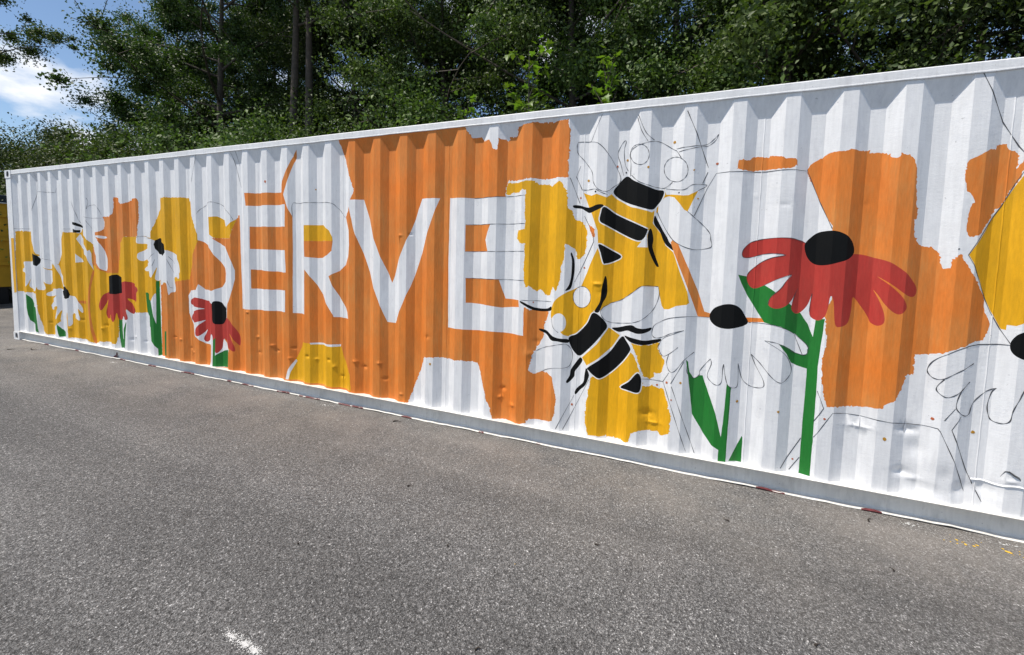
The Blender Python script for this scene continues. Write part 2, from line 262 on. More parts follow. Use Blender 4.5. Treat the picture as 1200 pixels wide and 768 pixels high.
    ('painted_daisy:b', '', 'white', 'c', [(1391, 859), (1332, 854), (1249, 850), (1057, 786), (1065, 736), (1263, 749), (1321, 758), (1119, 638), (1096, 574), (1134, 538), (1325, 605), (1269, 440), (1291, 423), (1383, 550), (1366, 383), (1546, 388), (1594, 539), (1609, 357), (1628, 341), (1665, 382), (1684, 529), (1868, 451), (1911, 466), (1882, 608), (1936, 556), (1951, 574), (1930, 657), (1829, 771), (1665, 771)]),
    ('painted_daisy:b', 'flower_centre', 'black', '', [(1570, 905), (1624, 855), (1646, 789), (1629, 740), (1576, 723), (1429, 763), (1411, 823)]),
    ('painted_daisy:b', 'leaf', 'green', '', [(1285, 363), (1372, 276), (1540, 179), (1335, 158), (1293, 273)]),
    ('painted_bee:small', 'wing', 'white', '', [(1955, 1640), (2008, 1588), (2120, 1495), (2203, 1394), (2159, 1335), (1975, 1460), (1907, 1574)]),
    ('painted_bee:small', 'wing', 'white', '', [(1882, 1375), (2011, 1262), (1882, 1246)]),
    ('painted_bee:small', 'wing', 'white', 'c', [(2294, 1613), (2459, 1545), (2555, 1390), (2589, 1301), (2569, 1165), (2484, 1179), (2403, 1250), (2298, 1373), (2276, 1487)]),
    ('painted_bee:small', 'wing', 'white', '', [(2307, 1619), (2481, 1623), (2581, 1609), (2600, 1592), (2536, 1580), (2470, 1590)]),
    ('painted_bee:small', 'wing', 'white', '', [(2142, 1381), (2214, 1428), (2231, 1383), (2236, 1257), (2252, 1153), (2198, 1256)]),
    ('painted_bee:small', '', 'black', '', [(1840, 1802), (1910, 1795), (2019, 1750), (2017, 1719), (1939, 1743), (1838, 1771)]),
    ('painted_bee:small', 'stripe', 'black', '', [(1843, 1711), (1906, 1693), (1963, 1695), (1956, 1658), (1849, 1656)]),
    ('painted_coneflower:a', 'stem', 'green', '', [(2816, 536), (2880, 540), (2878, 359), (2891, 270), (3025, 512), (3041, 513), (3013, 378), (2986, 174), (2837, 156), (2818, 298)]),
    ('painted_coneflower:a', '', 'red', 'c', [(2976, 1027), (3083, 1038), (3162, 1023), (3290, 980), (3316, 938), (3285, 902), (3269, 788), (3148, 806), (3066, 821), (3124, 753), (3179, 676), (3146, 628), (3098, 637), (3039, 688), (3060, 580), (3050, 547), (3005, 546), (2979, 586), (2850, 526), (2812, 541), (2796, 611), (2784, 592), (2770, 524), (2734, 491), (2697, 530), (2687, 586), (2572, 521), (2534, 559), (2531, 628), (2571, 779), (2525, 708), (2484, 638), (2448, 631), (2422, 692), (2475, 793), (2511, 845), (2598, 883)]),
    ('painted_coneflower:a', 'flower_centre', 'black', '', [(2597, 860), (2601, 1061), (2746, 1110), (2812, 1119), (2881, 1091), (2974, 1044), (2895, 884), (2793, 861)]),
    ('painted_daisy:c', 'stem', 'green', '', [(3662, 1074), (3704, 1075), (3706, 755), (3717, 160), (3664, 146), (3662, 232), (3568, 326), (3560, 493), (3435, 682), (3411, 917), (3457, 920), (3578, 823), (3622, 642), (3652, 543), (3657, 806)]),
    ('painted_daisy:c', 'stem', 'green', '', [(3843, 471), (3877, 474), (3867, 174), (3838, 176)]),
    ('painted_daisy:c', '', 'white', 'c', [(3613, 1587), (3421, 1616), (3332, 1603), (3327, 1532), (3460, 1525), (3556, 1504), (3363, 1419), (3332, 1374), (3331, 1349), (3361, 1317), (3404, 1312), (3476, 1330), (3569, 1301), (3419, 1219), (3446, 1186), (3554, 1197), (3576, 1126), (3613, 1123), (3657, 1206), (3678, 1236), (3654, 1107), (3689, 1076), (3723, 1089), (3728, 1040), (3840, 1062), (3884, 1064), (3909, 1034), (3918, 958), (3929, 917), (3953, 949), (4012, 961), (4021, 1016), (4004, 1133), (4143, 1124), (4154, 1183), (4172, 1213), (4152, 1308), (4092, 1381), (3984, 1430), (3921, 1456), (3894, 1458)]),
    ('painted_daisy:c', 'flower_centre', 'black', '', [(3749, 1600), (3881, 1524), (3892, 1429), (3849, 1388), (3721, 1404), (3664, 1468), (3651, 1521), (3667, 1570), (3713, 1593)]),
    ('painted_coneflower:b', '', 'red', 'c', [(4719, 867), (4571, 895), (4513, 912), (4428, 919), (4312, 887), (4309, 832), (4424, 813), (4552, 794), (4453, 775), (4336, 718), (4315, 655), (4379, 623), (4491, 644), (4558, 660), (4444, 571), (4424, 519), (4433, 475), (4496, 480), (4591, 558), (4545, 476), (4539, 435), (4563, 411), (4616, 427), (4714, 516), (4739, 391), (4769, 318), (4797, 311), (4843, 366), (4876, 477), (4996, 389), (5061, 358), (5087, 368), (5076, 425), (5012, 554), (5114, 441), (5142, 436), (5146, 517), (5091, 619), (4995, 717), (4909, 722)]),
    ('painted_coneflower:b', 'leaf', 'green', '', [(4734, 449), (4777, 483), (4764, 276), (4819, 312), (4872, 340), (4991, 365), (4952, 157), (4715, 147)]),
    ('painted_coneflower:b', 'flower_centre', 'black', 'c', [(4731, 878), (4821, 897), (4901, 833), (4930, 754), (4882, 658), (4816, 636), (4734, 658), (4728, 771)]),
    ('painted_bee:upper', '', 'yellow', '', [(8923, 1969), (8987, 1945), (9026, 1955), (9100, 1927), (9132, 1951), (9162, 1921), (9275, 1855), (9415, 1817), (9431, 1830), (9424, 1741), (9481, 1668), (9514, 1588), (9567, 1542), (9618, 1403), (9671, 1272), (9686, 1200), (9670, 1187), (9602, 1174), (9558, 1147), (9525, 1143), (9509, 1167), (9494, 1229), (9482, 1298), (9374, 1300), (9315, 1255), (9233, 1193), (9158, 1163), (9106, 1129), (9067, 1086), (9022, 1115), (8900, 1206), (8934, 1283), (8997, 1442), (9054, 1568), (9043, 1692), (8993, 1817), (8967, 1870)]),
    ('painted_bee:upper', 'wing_side_patch', 'yellow', '', [(9489, 1976), (9503, 1938), (9537, 1937), (9608, 1925), (9645, 1926), (9703, 1956), (9644, 1818), (9622, 1829), (9592, 1871), (9555, 1917), (9520, 1927), (9493, 1918), (9456, 1872), (9453, 1816), (9442, 1815), (9445, 1860), (9475, 1909), (9485, 1964)]),  # yellow paint patch beside the wing
    ('painted_bee:upper', 'bare_patch', 'white', '', [(9391, 1659), (9398, 1573), (9327, 1574), (9357, 1618)]),
    ('painted_bee:upper', 'stripe', 'black', 'ch', [(9233, 2075), (9286, 2039), (9379, 1995), (9437, 1973), (9486, 1963), (9475, 1909), (9448, 1867), (9415, 1835), (9338, 1852), (9255, 1882), (9184, 1920), (9143, 1967), (9179, 2025)]),
    ('painted_bee:upper', 'stripe', 'black', 'ch', [(9085, 1861), (9170, 1806), (9288, 1749), (9387, 1702), (9393, 1696), (9377, 1646), (9349, 1621), (9306, 1627), (9226, 1664), (9114, 1725), (9060, 1757), (9062, 1809)]),
    ('painted_bee:upper', 'stinger', 'black', 'ch', [(9057, 1593), (9151, 1546), (9217, 1504), (9159, 1466), (9113, 1452), (9095, 1458), (9073, 1528)]),
    ('painted_bee:upper', 'leg', 'black', 'c', [(9407, 1703), (9421, 1691), (9433, 1630), (9430, 1575), (9453, 1506), (9476, 1447), (9468, 1438), (9455, 1450), (9423, 1511), (9401, 1574), (9395, 1659)]),
    ('painted_bee:upper', 'leg', 'black', 'c', [(9434, 1795), (9452, 1768), (9491, 1695), (9523, 1643), (9542, 1606), (9582, 1569), (9571, 1552), (9519, 1591), (9494, 1631), (9474, 1680), (9431, 1741)]),
    ('painted_bee:upper', 'leg', 'black', 'c', [(8852, 1878), (8893, 1879), (8969, 1860), (9033, 1878), (9075, 1877), (9072, 1858), (8986, 1820), (8948, 1833), (8915, 1852), (8859, 1859)]),
    ('orange_patch:strip2', '', 'orange', '', [(9558, 1627), (9598, 1597), (9734, 1291), (9784, 1146), (9824, 1135), (9826, 1108), (9744, 1110), (9675, 1289), (9573, 1536), (9547, 1609)]),
    ('orange_patch:strip2', 'streak', 'orange', '', [(10033, 1125), (10127, 1128), (10139, 1104), (10035, 1093)]),
    ('orange_patch:strip2', 'streak', 'orange', 'r', [(8969, 1744), (9017, 1704), (9026, 1642), (9009, 1639), (8982, 1706)]),
    ('yellow_patch:beehind', '', 'yellow', 'r', [(9314, 886), (9369, 879), (9451, 884), (9510, 903), (9497, 860), (9514, 823), (9546, 784), (9542, 746), (9526, 690), (9478, 684), (9483, 659), (9450, 632), (9403, 655), (9385, 733)]),
    ('yellow_patch:below', '', 'yellow', 'r', [(9034, 592), (9061, 612), (9105, 597), (9179, 651), (9254, 735), (9311, 820), (9323, 815), (9349, 781), (9384, 694), (9394, 661), (9406, 584), (9550, 580), (9606, 417), (9609, 369), (9599, 269), (9542, 241), (9521, 265), (9397, 254), (9339, 224), (9327, 158), (9246, 162), (9104, 156), (9029, 155), (9002, 246), (9008, 392), (9026, 527)]),
    ('painted_bee:lower', '', 'yellow', 'c', [(9039, 1091), (9004, 1029), (8979, 993), (8883, 898), (8833, 893), (8794, 915), (8751, 977), (8709, 1025), (8715, 1105), (8744, 1163), (8810, 1214), (8871, 1246), (8924, 1266), (9010, 1221)]),
    ('painted_bee:lower', 'body_band', 'yellow', '', [(9150, 982), (9231, 931), (9180, 843), (9086, 747), (9000, 683), (8959, 735), (9069, 851), (9126, 941)]),
    ('painted_bee:lower', 'eye', 'white', 'c', [(9010, 1201), (9007, 1174), (8996, 1149), (8977, 1129), (8954, 1117), (8931, 1116), (8909, 1123), (8891, 1140), (8879, 1163), (8874, 1190), (8877, 1217), (8888, 1242), (8904, 1260), (8925, 1271), (8948, 1272), (8972, 1264), (8991, 1249), (9005, 1227)]),
    ('painted_bee:lower', 'eye', 'white', 'c', [(8830, 992), (8828, 967), (8820, 945), (8806, 929), (8787, 919), (8767, 917), (8747, 924), (8730, 938), (8717, 958), (8712, 982), (8715, 1008), (8726, 1031), (8743, 1049), (8762, 1059), (8782, 1061), (8802, 1054), (8817, 1038), (8826, 1017)]),
    ('painted_bee:lower', 'stripe', 'black', 'ch', [(9036, 1085), (9099, 1054), (9139, 994), (9115, 944), (9068, 878), (9002, 802), (8941, 746), (8895, 772), (8867, 818), (8853, 880), (8910, 910), (8963, 965), (8998, 1011)]),
    ('painted_bee:lower', 'stripe', 'black', 'ch', [(9008, 668), (9100, 741), (9169, 808), (9245, 923), (9280, 899), (9312, 853), (9307, 820), (9254, 736), (9179, 652), (9105, 600), (9055, 618), (9021, 647)]),
    ('painted_bee:lower', 'stinger', 'black', 'ch', [(9378, 673), (9398, 629), (9393, 551), (9366, 530), (9310, 540), (9252, 548), (9314, 606), (9355, 661)]),
    ('painted_bee:lower', 'leg', 'black', 'c', [(9112, 1362), (9125, 1329), (9129, 1225), (9104, 1165), (9079, 1095), (9046, 1099), (9082, 1171), (9089, 1250), (9099, 1309)]),
    ('painted_bee:lower', 'leg', 'black', 'c', [(9171, 979), (9223, 990), (9288, 1012), (9320, 1016), (9352, 1000), (9400, 997), (9448, 1007), (9441, 985), (9401, 965), (9354, 958), (9316, 968), (9283, 973), (9224, 954)]),
    ('painted_bee:lower', 'leg', 'black', 'c', [(9265, 933), (9343, 921), (9415, 912), (9484, 926), (9515, 932), (9504, 908), (9416, 880), (9320, 890)]),
    ('painted_bee:lower', 'leg', 'black', 'c', [(8610, 925), (8671, 917), (8724, 884), (8775, 869), (8847, 866), (8848, 838), (8769, 844), (8716, 848), (8672, 888), (8618, 908)]),
    ('painted_bee:lower', 'leg', 'black', 'c', [(8945, 733), (8964, 712), (8934, 659), (8908, 621), (8902, 578), (8858, 526), (8845, 538), (8868, 583), (8876, 632), (8912, 691)]),
    ('painted_bee:lower', 'leg', 'black', 'c', [(8997, 662), (9022, 624), (9020, 593), (8996, 530), (8954, 485), (8922, 444), (8911, 456), (8926, 492), (8976, 547), (8985, 604)]),
    ('painted_bee:lower', 'antenna', 'black', 'c', [(8459, 1136), (8516, 1114), (8569, 1091), (8633, 1085), (8677, 1091), (8709, 1109), (8706, 1076), (8636, 1063), (8567, 1068), (8511, 1093), (8458, 1122)]),
    ('painted_bee:lower', 'antenna', 'black', 'c', [(8851, 1527), (8864, 1498), (8874, 1458), (8876, 1385), (8867, 1309), (8853, 1253), (8817, 1237), (8840, 1279), (8853, 1341), (8856, 1425), (8854, 1477), (8845, 1514)]),
    ('painted_daisy:d', 'stem', 'green', '', [(9686, 807), (9700, 795), (9712, 724), (9742, 679), (9778, 705), (9796, 707), (9827, 623), (9886, 465), (9927, 310), (9935, 444), (9943, 678), (9971, 651), (9966, 350), (9964, 145), (9917, 142), (9917, 219), (9872, 242), (9817, 310), (9743, 428), (9707, 680)]),
    ('painted_daisy:d', 'leaf', 'green', '', [(10055, 330), (10059, 318), (10060, 150), (9982, 151)]),
    ('painted_daisy:d', '', 'black', 'c', [(9817, 1111), (9821, 1139), (9847, 1179), (9901, 1206), (9957, 1207), (10000, 1181), (10028, 1137), (10048, 1095), (10023, 1069), (9966, 1052), (9918, 1044), (9862, 1054), (9828, 1082)]),
    ('painted_coneflower:c', 'stem', 'green', '', [(10455, 1153), (10413, 1147), (10406, 1033), (10383, 948), (10390, 786), (10387, 472), (10387, 147), (10442, 150), (10442, 409), (10441, 709), (10439, 852), (10445, 987)]),
    ('painted_coneflower:c', 'leaf', 'green', '', [(9970, 1405), (10048, 1391), (10167, 1316), (10265, 1235), (10335, 1175), (10377, 1110), (10406, 1033), (10401, 951), (10386, 960), (10369, 992), (10313, 1042), (10227, 1085), (10138, 1102), (10084, 1188), (10034, 1269), (9990, 1356)]),
    ('painted_coneflower:c', 'leaf', 'green', '', [(10222, 975), (10249, 968), (10321, 924), (10359, 914), (10394, 923), (10400, 826), (10333, 843), (10300, 859), (10270, 914)]),
    ('painted_coneflower:c', '', 'red', 'c', [(10333, 1616), (10272, 1639), (10213, 1646), (10135, 1642), (10073, 1630), (10029, 1612), (9994, 1571), (9986, 1536), (10002, 1516), (10044, 1520), (10103, 1539), (10158, 1546), (10219, 1538), (10155, 1520), (10097, 1487), (10044, 1436), (10024, 1404), (10028, 1363), (10050, 1326), (10081, 1320), (10119, 1339), (10186, 1383), (10267, 1417), (10237, 1373), (10212, 1328), (10162, 1270), (10150, 1223), (10181, 1199), (10227, 1207), (10273, 1249), (10309, 1331), (10292, 1284), (10282, 1240), (10280, 1200), (10304, 1173), (10335, 1184), (10369, 1235), (10387, 1303), (10381, 1250), (10379, 1191), (10389, 1156), (10423, 1139), (10451, 1165), (10464, 1219), (10473, 1293), (10490, 1264), (10506, 1126), (10535, 1112), (10574, 1138), (10588, 1216), (10593, 1294), (10642, 1231), (10674, 1178), (10688, 1146), (10718, 1132), (10742, 1154), (10738, 1212), (10714, 1284), (10688, 1342), (10709, 1314), (10738, 1263), (10772, 1224), (10805, 1208), (10832, 1226), (10841, 1258), (10817, 1307), (10774, 1356), (10699, 1424), (10773, 1371), (10815, 1336), (10848, 1315), (10876, 1315), (10888, 1343), (10880, 1377), (10844, 1427), (10813, 1459), (10746, 1509), (10673, 1535), (10629, 1548), (10579, 1552), (10486, 1539), (10365, 1537)]),
    ('painted_coneflower:c', 'flower_centre', 'black', 'c', [(10330, 1584), (10333, 1616), (10358, 1650), (10391, 1678), (10425, 1688), (10463, 1690), (10497, 1682), (10532, 1662), (10561, 1628), (10577, 1582), (10572, 1547), (10543, 1518), (10489, 1496), (10437, 1481), (10398, 1482), (10367, 1500), (10343, 1536)]),
    ('painted_daisy:e', '', 'black', 'c', [(11496, 1088), (11494, 1062), (11483, 1038), (11460, 1018), (11425, 1006), (11389, 1001), (11359, 1001), (11331, 1010), (11312, 1024), (11299, 1045), (11294, 1070), (11296, 1096), (11306, 1122), (11321, 1143), (11346, 1157), (11375, 1164), (11407, 1162), (11445, 1151), (11475, 1134), (11490, 1112)]),
]
STROKES = [
    ('painted_bee:upper', 4, [(8968, 2335), (8881, 2341), (8866, 2324), (8865, 2292), (8875, 2254), (8919, 2206), (8962, 2151), (8988, 2106), (8998, 2040), (9041, 1986), (9099, 1971), (9139, 1999), (9191, 2056), (9137, 2177), (9073, 2270), (9020, 2318), (8968, 2335)]),
    ('painted_bee:upper', 4, [(9209, 2082), (9185, 2165), (9163, 2235), (9185, 2296), (9210, 2327), (9216, 2312), (9206, 2257), (9216, 2163), (9240, 2112)]),
    ('painted_bee:upper', 4, [(9258, 2072), (9257, 2159), (9247, 2223), (9268, 2261), (9317, 2283), (9393, 2299), (9455, 2294), (9538, 2239), (9557, 2225), (9587, 2176)]),
    ('painted_bee:upper', 4, [(9380, 2212), (9377, 2189), (9368, 2169), (9352, 2154), (9332, 2147), (9310, 2148), (9287, 2160), (9268, 2179), (9255, 2203), (9250, 2228), (9253, 2252), (9264, 2271), (9281, 2283), (9303, 2287), (9325, 2285), (9346, 2275), (9363, 2258), (9375, 2236), (9380, 2212)]),
    ('painted_bee:upper', 4, [(9633, 2096), (9630, 2068), (9618, 2044), (9599, 2027), (9575, 2020), (9548, 2024), (9522, 2036), (9501, 2056), (9486, 2082), (9480, 2111), (9483, 2140), (9495, 2164), (9515, 2182), (9540, 2188), (9567, 2184), (9592, 2169), (9613, 2149), (9627, 2124), (9633, 2096)]),
    ('painted_bee:upper', 4, [(9264, 2081), (9318, 2031), (9407, 1996), (9453, 1986), (9494, 1985), (9538, 2021)]),
    ('painted_bee:upper', 4, [(9556, 2241), (9672, 2249), (9743, 2260), (9788, 2297), (9808, 2321)]),
    ('painted_bee:upper', 4, [(9569, 2218), (9710, 2244), (9753, 2251), (9794, 2285), (9808, 2321)]),
    ('painted_bee:upper', 4, [(9295, 2489), (9351, 2365), (9409, 2309)]),
    ('painted_bee:upper', 4, [(9291, 2471), (9322, 2379), (9368, 2303)]),
    ('painted_bee:upper', 4, [(9500, 1978), (9609, 1963), (9668, 1995), (9751, 1995), (9741, 1978), (9703, 1956)]),
    ('painted_bee:upper', 4.5, [(9644, 1818), (9679, 1787), (9749, 1724), (9790, 1672), (9797, 1633), (9805, 1589), (9779, 1573), (9713, 1562), (9657, 1572), (9606, 1594), (9557, 1630), (9514, 1692), (9469, 1774), (9450, 1819)]),
    ('painted_bee:upper', 4, [(8909, 1991), (8955, 1989), (9015, 1990), (9055, 1967), (9105, 1947)]),
    ('pencil_hexagons:', 5, [(9611, 2481), (9679, 2323), (9758, 2108)]),
    ('pencil_hexagons:', 4, [(9757, 2079), (9728, 2004)]),
    ('pencil_hexagons:', 4, [(9046, 2515), (8968, 2335)]),
    ('pencil_hexagons:', 4, [(10310, 2056), (10220, 2065), (10072, 2063), (9888, 2069), (9808, 2069), (9758, 1972), (9687, 1788)]),
    ('pencil_hexagons:', 4, [(8825, 2080), (8899, 1892)]),
    ('pencil_hexagons:', 5, [(8866, 2088), (8912, 1993)]),
    ('pencil_hexagons:', 4, [(8895, 2166), (8866, 2088)]),
    ('pencil_hexagons:', 4, [(8936, 1800), (9012, 1661), (9019, 1609), (8879, 1304)]),
    ('pencil_hexagons:', 4, [(9601, 610), (9771, 154)]),
    ('pencil_hexagons:', 4, [(9544, 633), (9715, 159)]),
    ('pencil_hexagons:', 4, [(9398, 635), (9542, 630), (9580, 704)]),
    ('pencil_hexagons:', 4, [(9595, 629), (9673, 793)]),
    ('pencil_hexagons:', 4, [(8906, 433), (8778, 156)]),
    ('pencil_hexagons:', 4, [(9024, 581), (8832, 157)]),
    ('pencil_hexagons:', 4, [(10385, 379), (10282, 163)]),
    ('pencil_hexagons:', 4, [(10385, 252), (10333, 160)]),
    ('pencil_hexagons:', 4, [(10445, 701), (10483, 598), (10439, 505)]),
    ('pencil_hexagons:', 4, [(10444, 405), (10531, 577), (10611, 576), (10695, 574), (10776, 569), (10887, 563), (10997, 569), (11028, 567), (11039, 551), (11108, 397), (11180, 220)]),
    ('pencil_hexagons:', 5, [(11122, 653), (11086, 571), (11170, 359), (11201, 293), (11256, 176)]),
    ('pencil_hexagons:', 4.5, [(11051, 619), (11093, 696)]),
    ('pencil_hexagons:', 5, [(11069, 2524), (11110, 2431), (11180, 2271), (11272, 2106), (11316, 2002)]),
    ('pencil_hexagons:', 4, [(11278, 2001), (11212, 1828), (11102, 1605), (11081, 1558), (11110, 1503), (11210, 1248), (11261, 1148), (11294, 1084)]),
    ('pencil_hexagons:', 4, [(10313, 2064), (10455, 1703)]),
    ('pencil_hexagons:', 4, [(4561, 2673), (4423, 2238)]),
    ('pencil_hexagons:', 4, [(5069, 2615), (5132, 2368), (5205, 2148)]),
    ('pencil_hexagons:', 4, [(5162, 2590), (5185, 2374)]),
    ('pencil_hexagons:', 4, [(849, 2490), (825, 2226), (737, 1976)]),
    ('pencil_hexagons:', 4, [(827, 2250), (1370, 2219), (1383, 2278)]),
    ('pencil_hexagons:', 3.5, [(157, 1715), (670, 1711)]),
    ('pencil_hexagons:', 3.5, [(1599, 1708), (1710, 1710)]),
    ('painted_letter:S', 4, [(4496, 1877), (4549, 1938), (4710, 2000), (4822, 1991), (4925, 1950), (5045, 1875), (5091, 1807)]),
    ('painted_letter:R', 4, [(5969, 1829), (5972, 1957), (6062, 1960), (6458, 1955), (6558, 1903), (6642, 1811)]),
    ('painted_letter:E2', 4, [(8014, 1954), (8294, 1959), (8470, 1963)]),
    ('painted_letter:E2', 4, [(7952, 1738), (8477, 1745)]),
    ('painted_letter:E2', 4, [(7952, 1516), (8476, 1529)]),
    ('painted_letter:E2', 4, [(7959, 1295), (8481, 1300)]),
    ('painted_letter:E2', 3.5, [(8459, 1143), (8708, 1145)]),
    ('painted_bee:small', 4, [(1835, 2084), (1911, 1934), (1946, 1831), (2001, 1762)]),
    ('painted_bee:small', 3.5, [(2202, 2121), (2219, 2065), (2197, 1974), (2245, 2021), (2442, 2013), (2519, 1892)]),
    ('painted_bee:small', 3.5, [(2140, 1872), (2263, 1852), (2517, 1848)]),
    ('painted_bee:small', 3.5, [(2179, 1826), (2253, 1715)]),
    ('painted_daisy:c', 4, [(3918, 1343), (3988, 1191)]),
    ('painted_daisy:c', 4, [(3935, 1381), (4010, 1298)]),
    ('painted_daisy:c', 3.5, [(3914, 1091), (3942, 1015), (3972, 1006)]),
    ('painted_daisy:c', 3.5, [(3332, 1608), (3422, 1619), (3613, 1587)]),
    ('painted_daisy:c', 3.5, [(3564, 1337), (3656, 1413)]),
    ('painted_daisy:c', 3.5, [(3626, 1256), (3659, 1340)]),
    ('painted_daisy:a', 3.5, [(964, 1282), (1117, 1256), (1295, 1205)]),
    ('painted_bee:lower', 4, [(8588, 745), (8645, 776), (8727, 805), (8824, 828), (8867, 798), (8885, 743), (8871, 673), (8841, 645), (8755, 634), (8692, 615), (8642, 587)]),
    ('painted_bee:lower', 4, [(9106, 1129), (9089, 1096), (9115, 1045), (9164, 1021), (9261, 1024), (9350, 1045), (9413, 1086), (9462, 1151), (9488, 1235), (9481, 1295)]),
    ('painted_bee:lower', 4, [(9106, 1129), (9158, 1163), (9233, 1193), (9315, 1255), (9374, 1300), (9479, 1301)]),
    ('painted_bee:lower', 3.5, [(8713, 1012), (8732, 949), (8774, 913)]),
    ('painted_bee:lower', 3.5, [(9012, 1201), (9009, 1173), (8998, 1148), (8979, 1128), (8955, 1115), (8931, 1114), (8909, 1122), (8890, 1139), (8877, 1162), (8873, 1190), (8875, 1218), (8886, 1243), (8903, 1262), (8925, 1273), (8948, 1274), (8973, 1266), (8993, 1250), (9007, 1227), (9012, 1201)]),
    ('painted_daisy:d', 4, [(9815, 1109), (9744, 1108), (9663, 1105), (9572, 1087), (9503, 1052), (9462, 1017), (9454, 959), (9478, 936), (9526, 947), (9584, 983), (9662, 1010)]),
    ('painted_daisy:d', 4, [(9660, 1010), (9543, 948), (9505, 894), (9502, 865), (9541, 812), (9630, 890)]),
    ('painted_daisy:d', 4, [(9572, 829), (9561, 768), (9582, 716), (9617, 722), (9674, 805), (9735, 862)]),
    ('painted_daisy:d', 4, [(9693, 767), (9700, 712), (9740, 682), (9773, 706), (9780, 744), (9838, 829)]),
    ('painted_daisy:d', 4, [(9838, 829), (9844, 793), (9824, 713), (9850, 673), (9883, 660), (9910, 686), (9913, 779), (9917, 807)]),
    ('painted_daisy:d', 4, [(9917, 807), (9927, 745), (9947, 674), (9981, 652), (10009, 675), (10005, 817)]),
    ('painted_daisy:d', 4, [(10005, 817), (10036, 713), (10093, 671), (10151, 681), (10152, 727), (10108, 813), (10077, 886)]),
    ('painted_daisy:d', 4, [(10077, 886), (10128, 836), (10198, 753), (10252, 726), (10298, 778), (10301, 838), (10255, 917), (10145, 986)]),
    ('painted_daisy:d', 4, [(10145, 986), (10222, 975), (10303, 930), (10371, 914), (10388, 960), (10353, 1005), (10277, 1061), (10180, 1093), (10050, 1094)]),
    ('painted_daisy:d', 3.5, [(10310, 1034), (10359, 913)]),
    ('painted_daisy:e', 5, [(11295, 1076), (11224, 1070), (11123, 1051), (11035, 997), (10990, 953), (10971, 908), (10973, 878), (10996, 853), (11029, 855), (11087, 901), (11162, 957)]),
    ('painted_daisy:e', 5, [(11034, 855), (11011, 810), (11013, 780), (11047, 754), (11086, 771), (11118, 809), (11150, 852)]),
    ('painted_daisy:e', 5, [(11114, 809), (11098, 750), (11097, 696), (11133, 660), (11161, 668), (11177, 730), (11223, 800), (11266, 831)]),
    ('painted_daisy:e', 5, [(11266, 831), (11250, 800), (11239, 731), (11246, 679), (11261, 648), (11295, 641), (11319, 662), (11326, 719), (11345, 781), (11371, 855), (11403, 790), (11465, 649), (11524, 659), (11528, 799)]),
    ('painted_coneflower:c', 4, [(10333, 1616), (10272, 1639), (10213, 1646), (10135, 1642), (10073, 1630), (10029, 1612), (9994, 1571), (9986, 1536), (10002, 1516), (10044, 1520), (10103, 1539), (10158, 1546), (10227, 1539), (10155, 1520), (10097, 1487), (10044, 1436), (10024, 1404)]),
    ('painted_coneflower:c', 3.5, [(10267, 1417), (10186, 1383), (10119, 1339)]),
    ('painted_coneflower:c', 3.5, [(10267, 1417), (10237, 1373), (10212, 1328), (10162, 1270), (10150, 1223)]),
    ('painted_coneflower:c', 3.5, [(10309, 1331), (10292, 1284), (10282, 1240)]),
    ('painted_coneflower:c', 3.5, [(10387, 1303), (10381, 1250), (10379, 1191)]),
]
DOTS = [(8959, 2056, 10, 'ochre'), (8903, 1933, 7, 'rust'), (9164, 2147, 8, 'rust'), (9232, 2187, 8, 'ochre'), (9378, 2126, 8, 'ochre'), (9539, 2288, 10, 'ochre'), (9671, 2091, 6, 'ochre'), (9810, 2131, 8, 'rust'), (8950, 1415, 8, 'rust'), (8559, 1131, 6, 'rust'), (9504, 600, 8, 'rust'), (9568, 630, 8, 'rust'), (9658, 644, 8, 'ochre'), (9604, 515, 6, 'rust'), (10013, 561, 9, 'ochre'), (10246, 537, 8, 'ochre'), (10349, 232, 6, 'rust'), (10492, 533, 7, 'rust'), (10790, 463, 10, 'ochre'), (11006, 619, 8, 'rust'), (11192, 567, 9, 'ochre'), (9584, 1945, 5, 'black'), (9705, 1903, 6, 'ochre'), (9226, 2101, 6, 'black'), (9017, 1972, 7, 'black'), (6277, 2087, 8, 'ochre'), (5612, 2188, 14, 'rust'), (8894, 359, 9, 'rust'), (7628, 528, 12, 'ochre'), (11040, 1590, 4, 'black'), ]
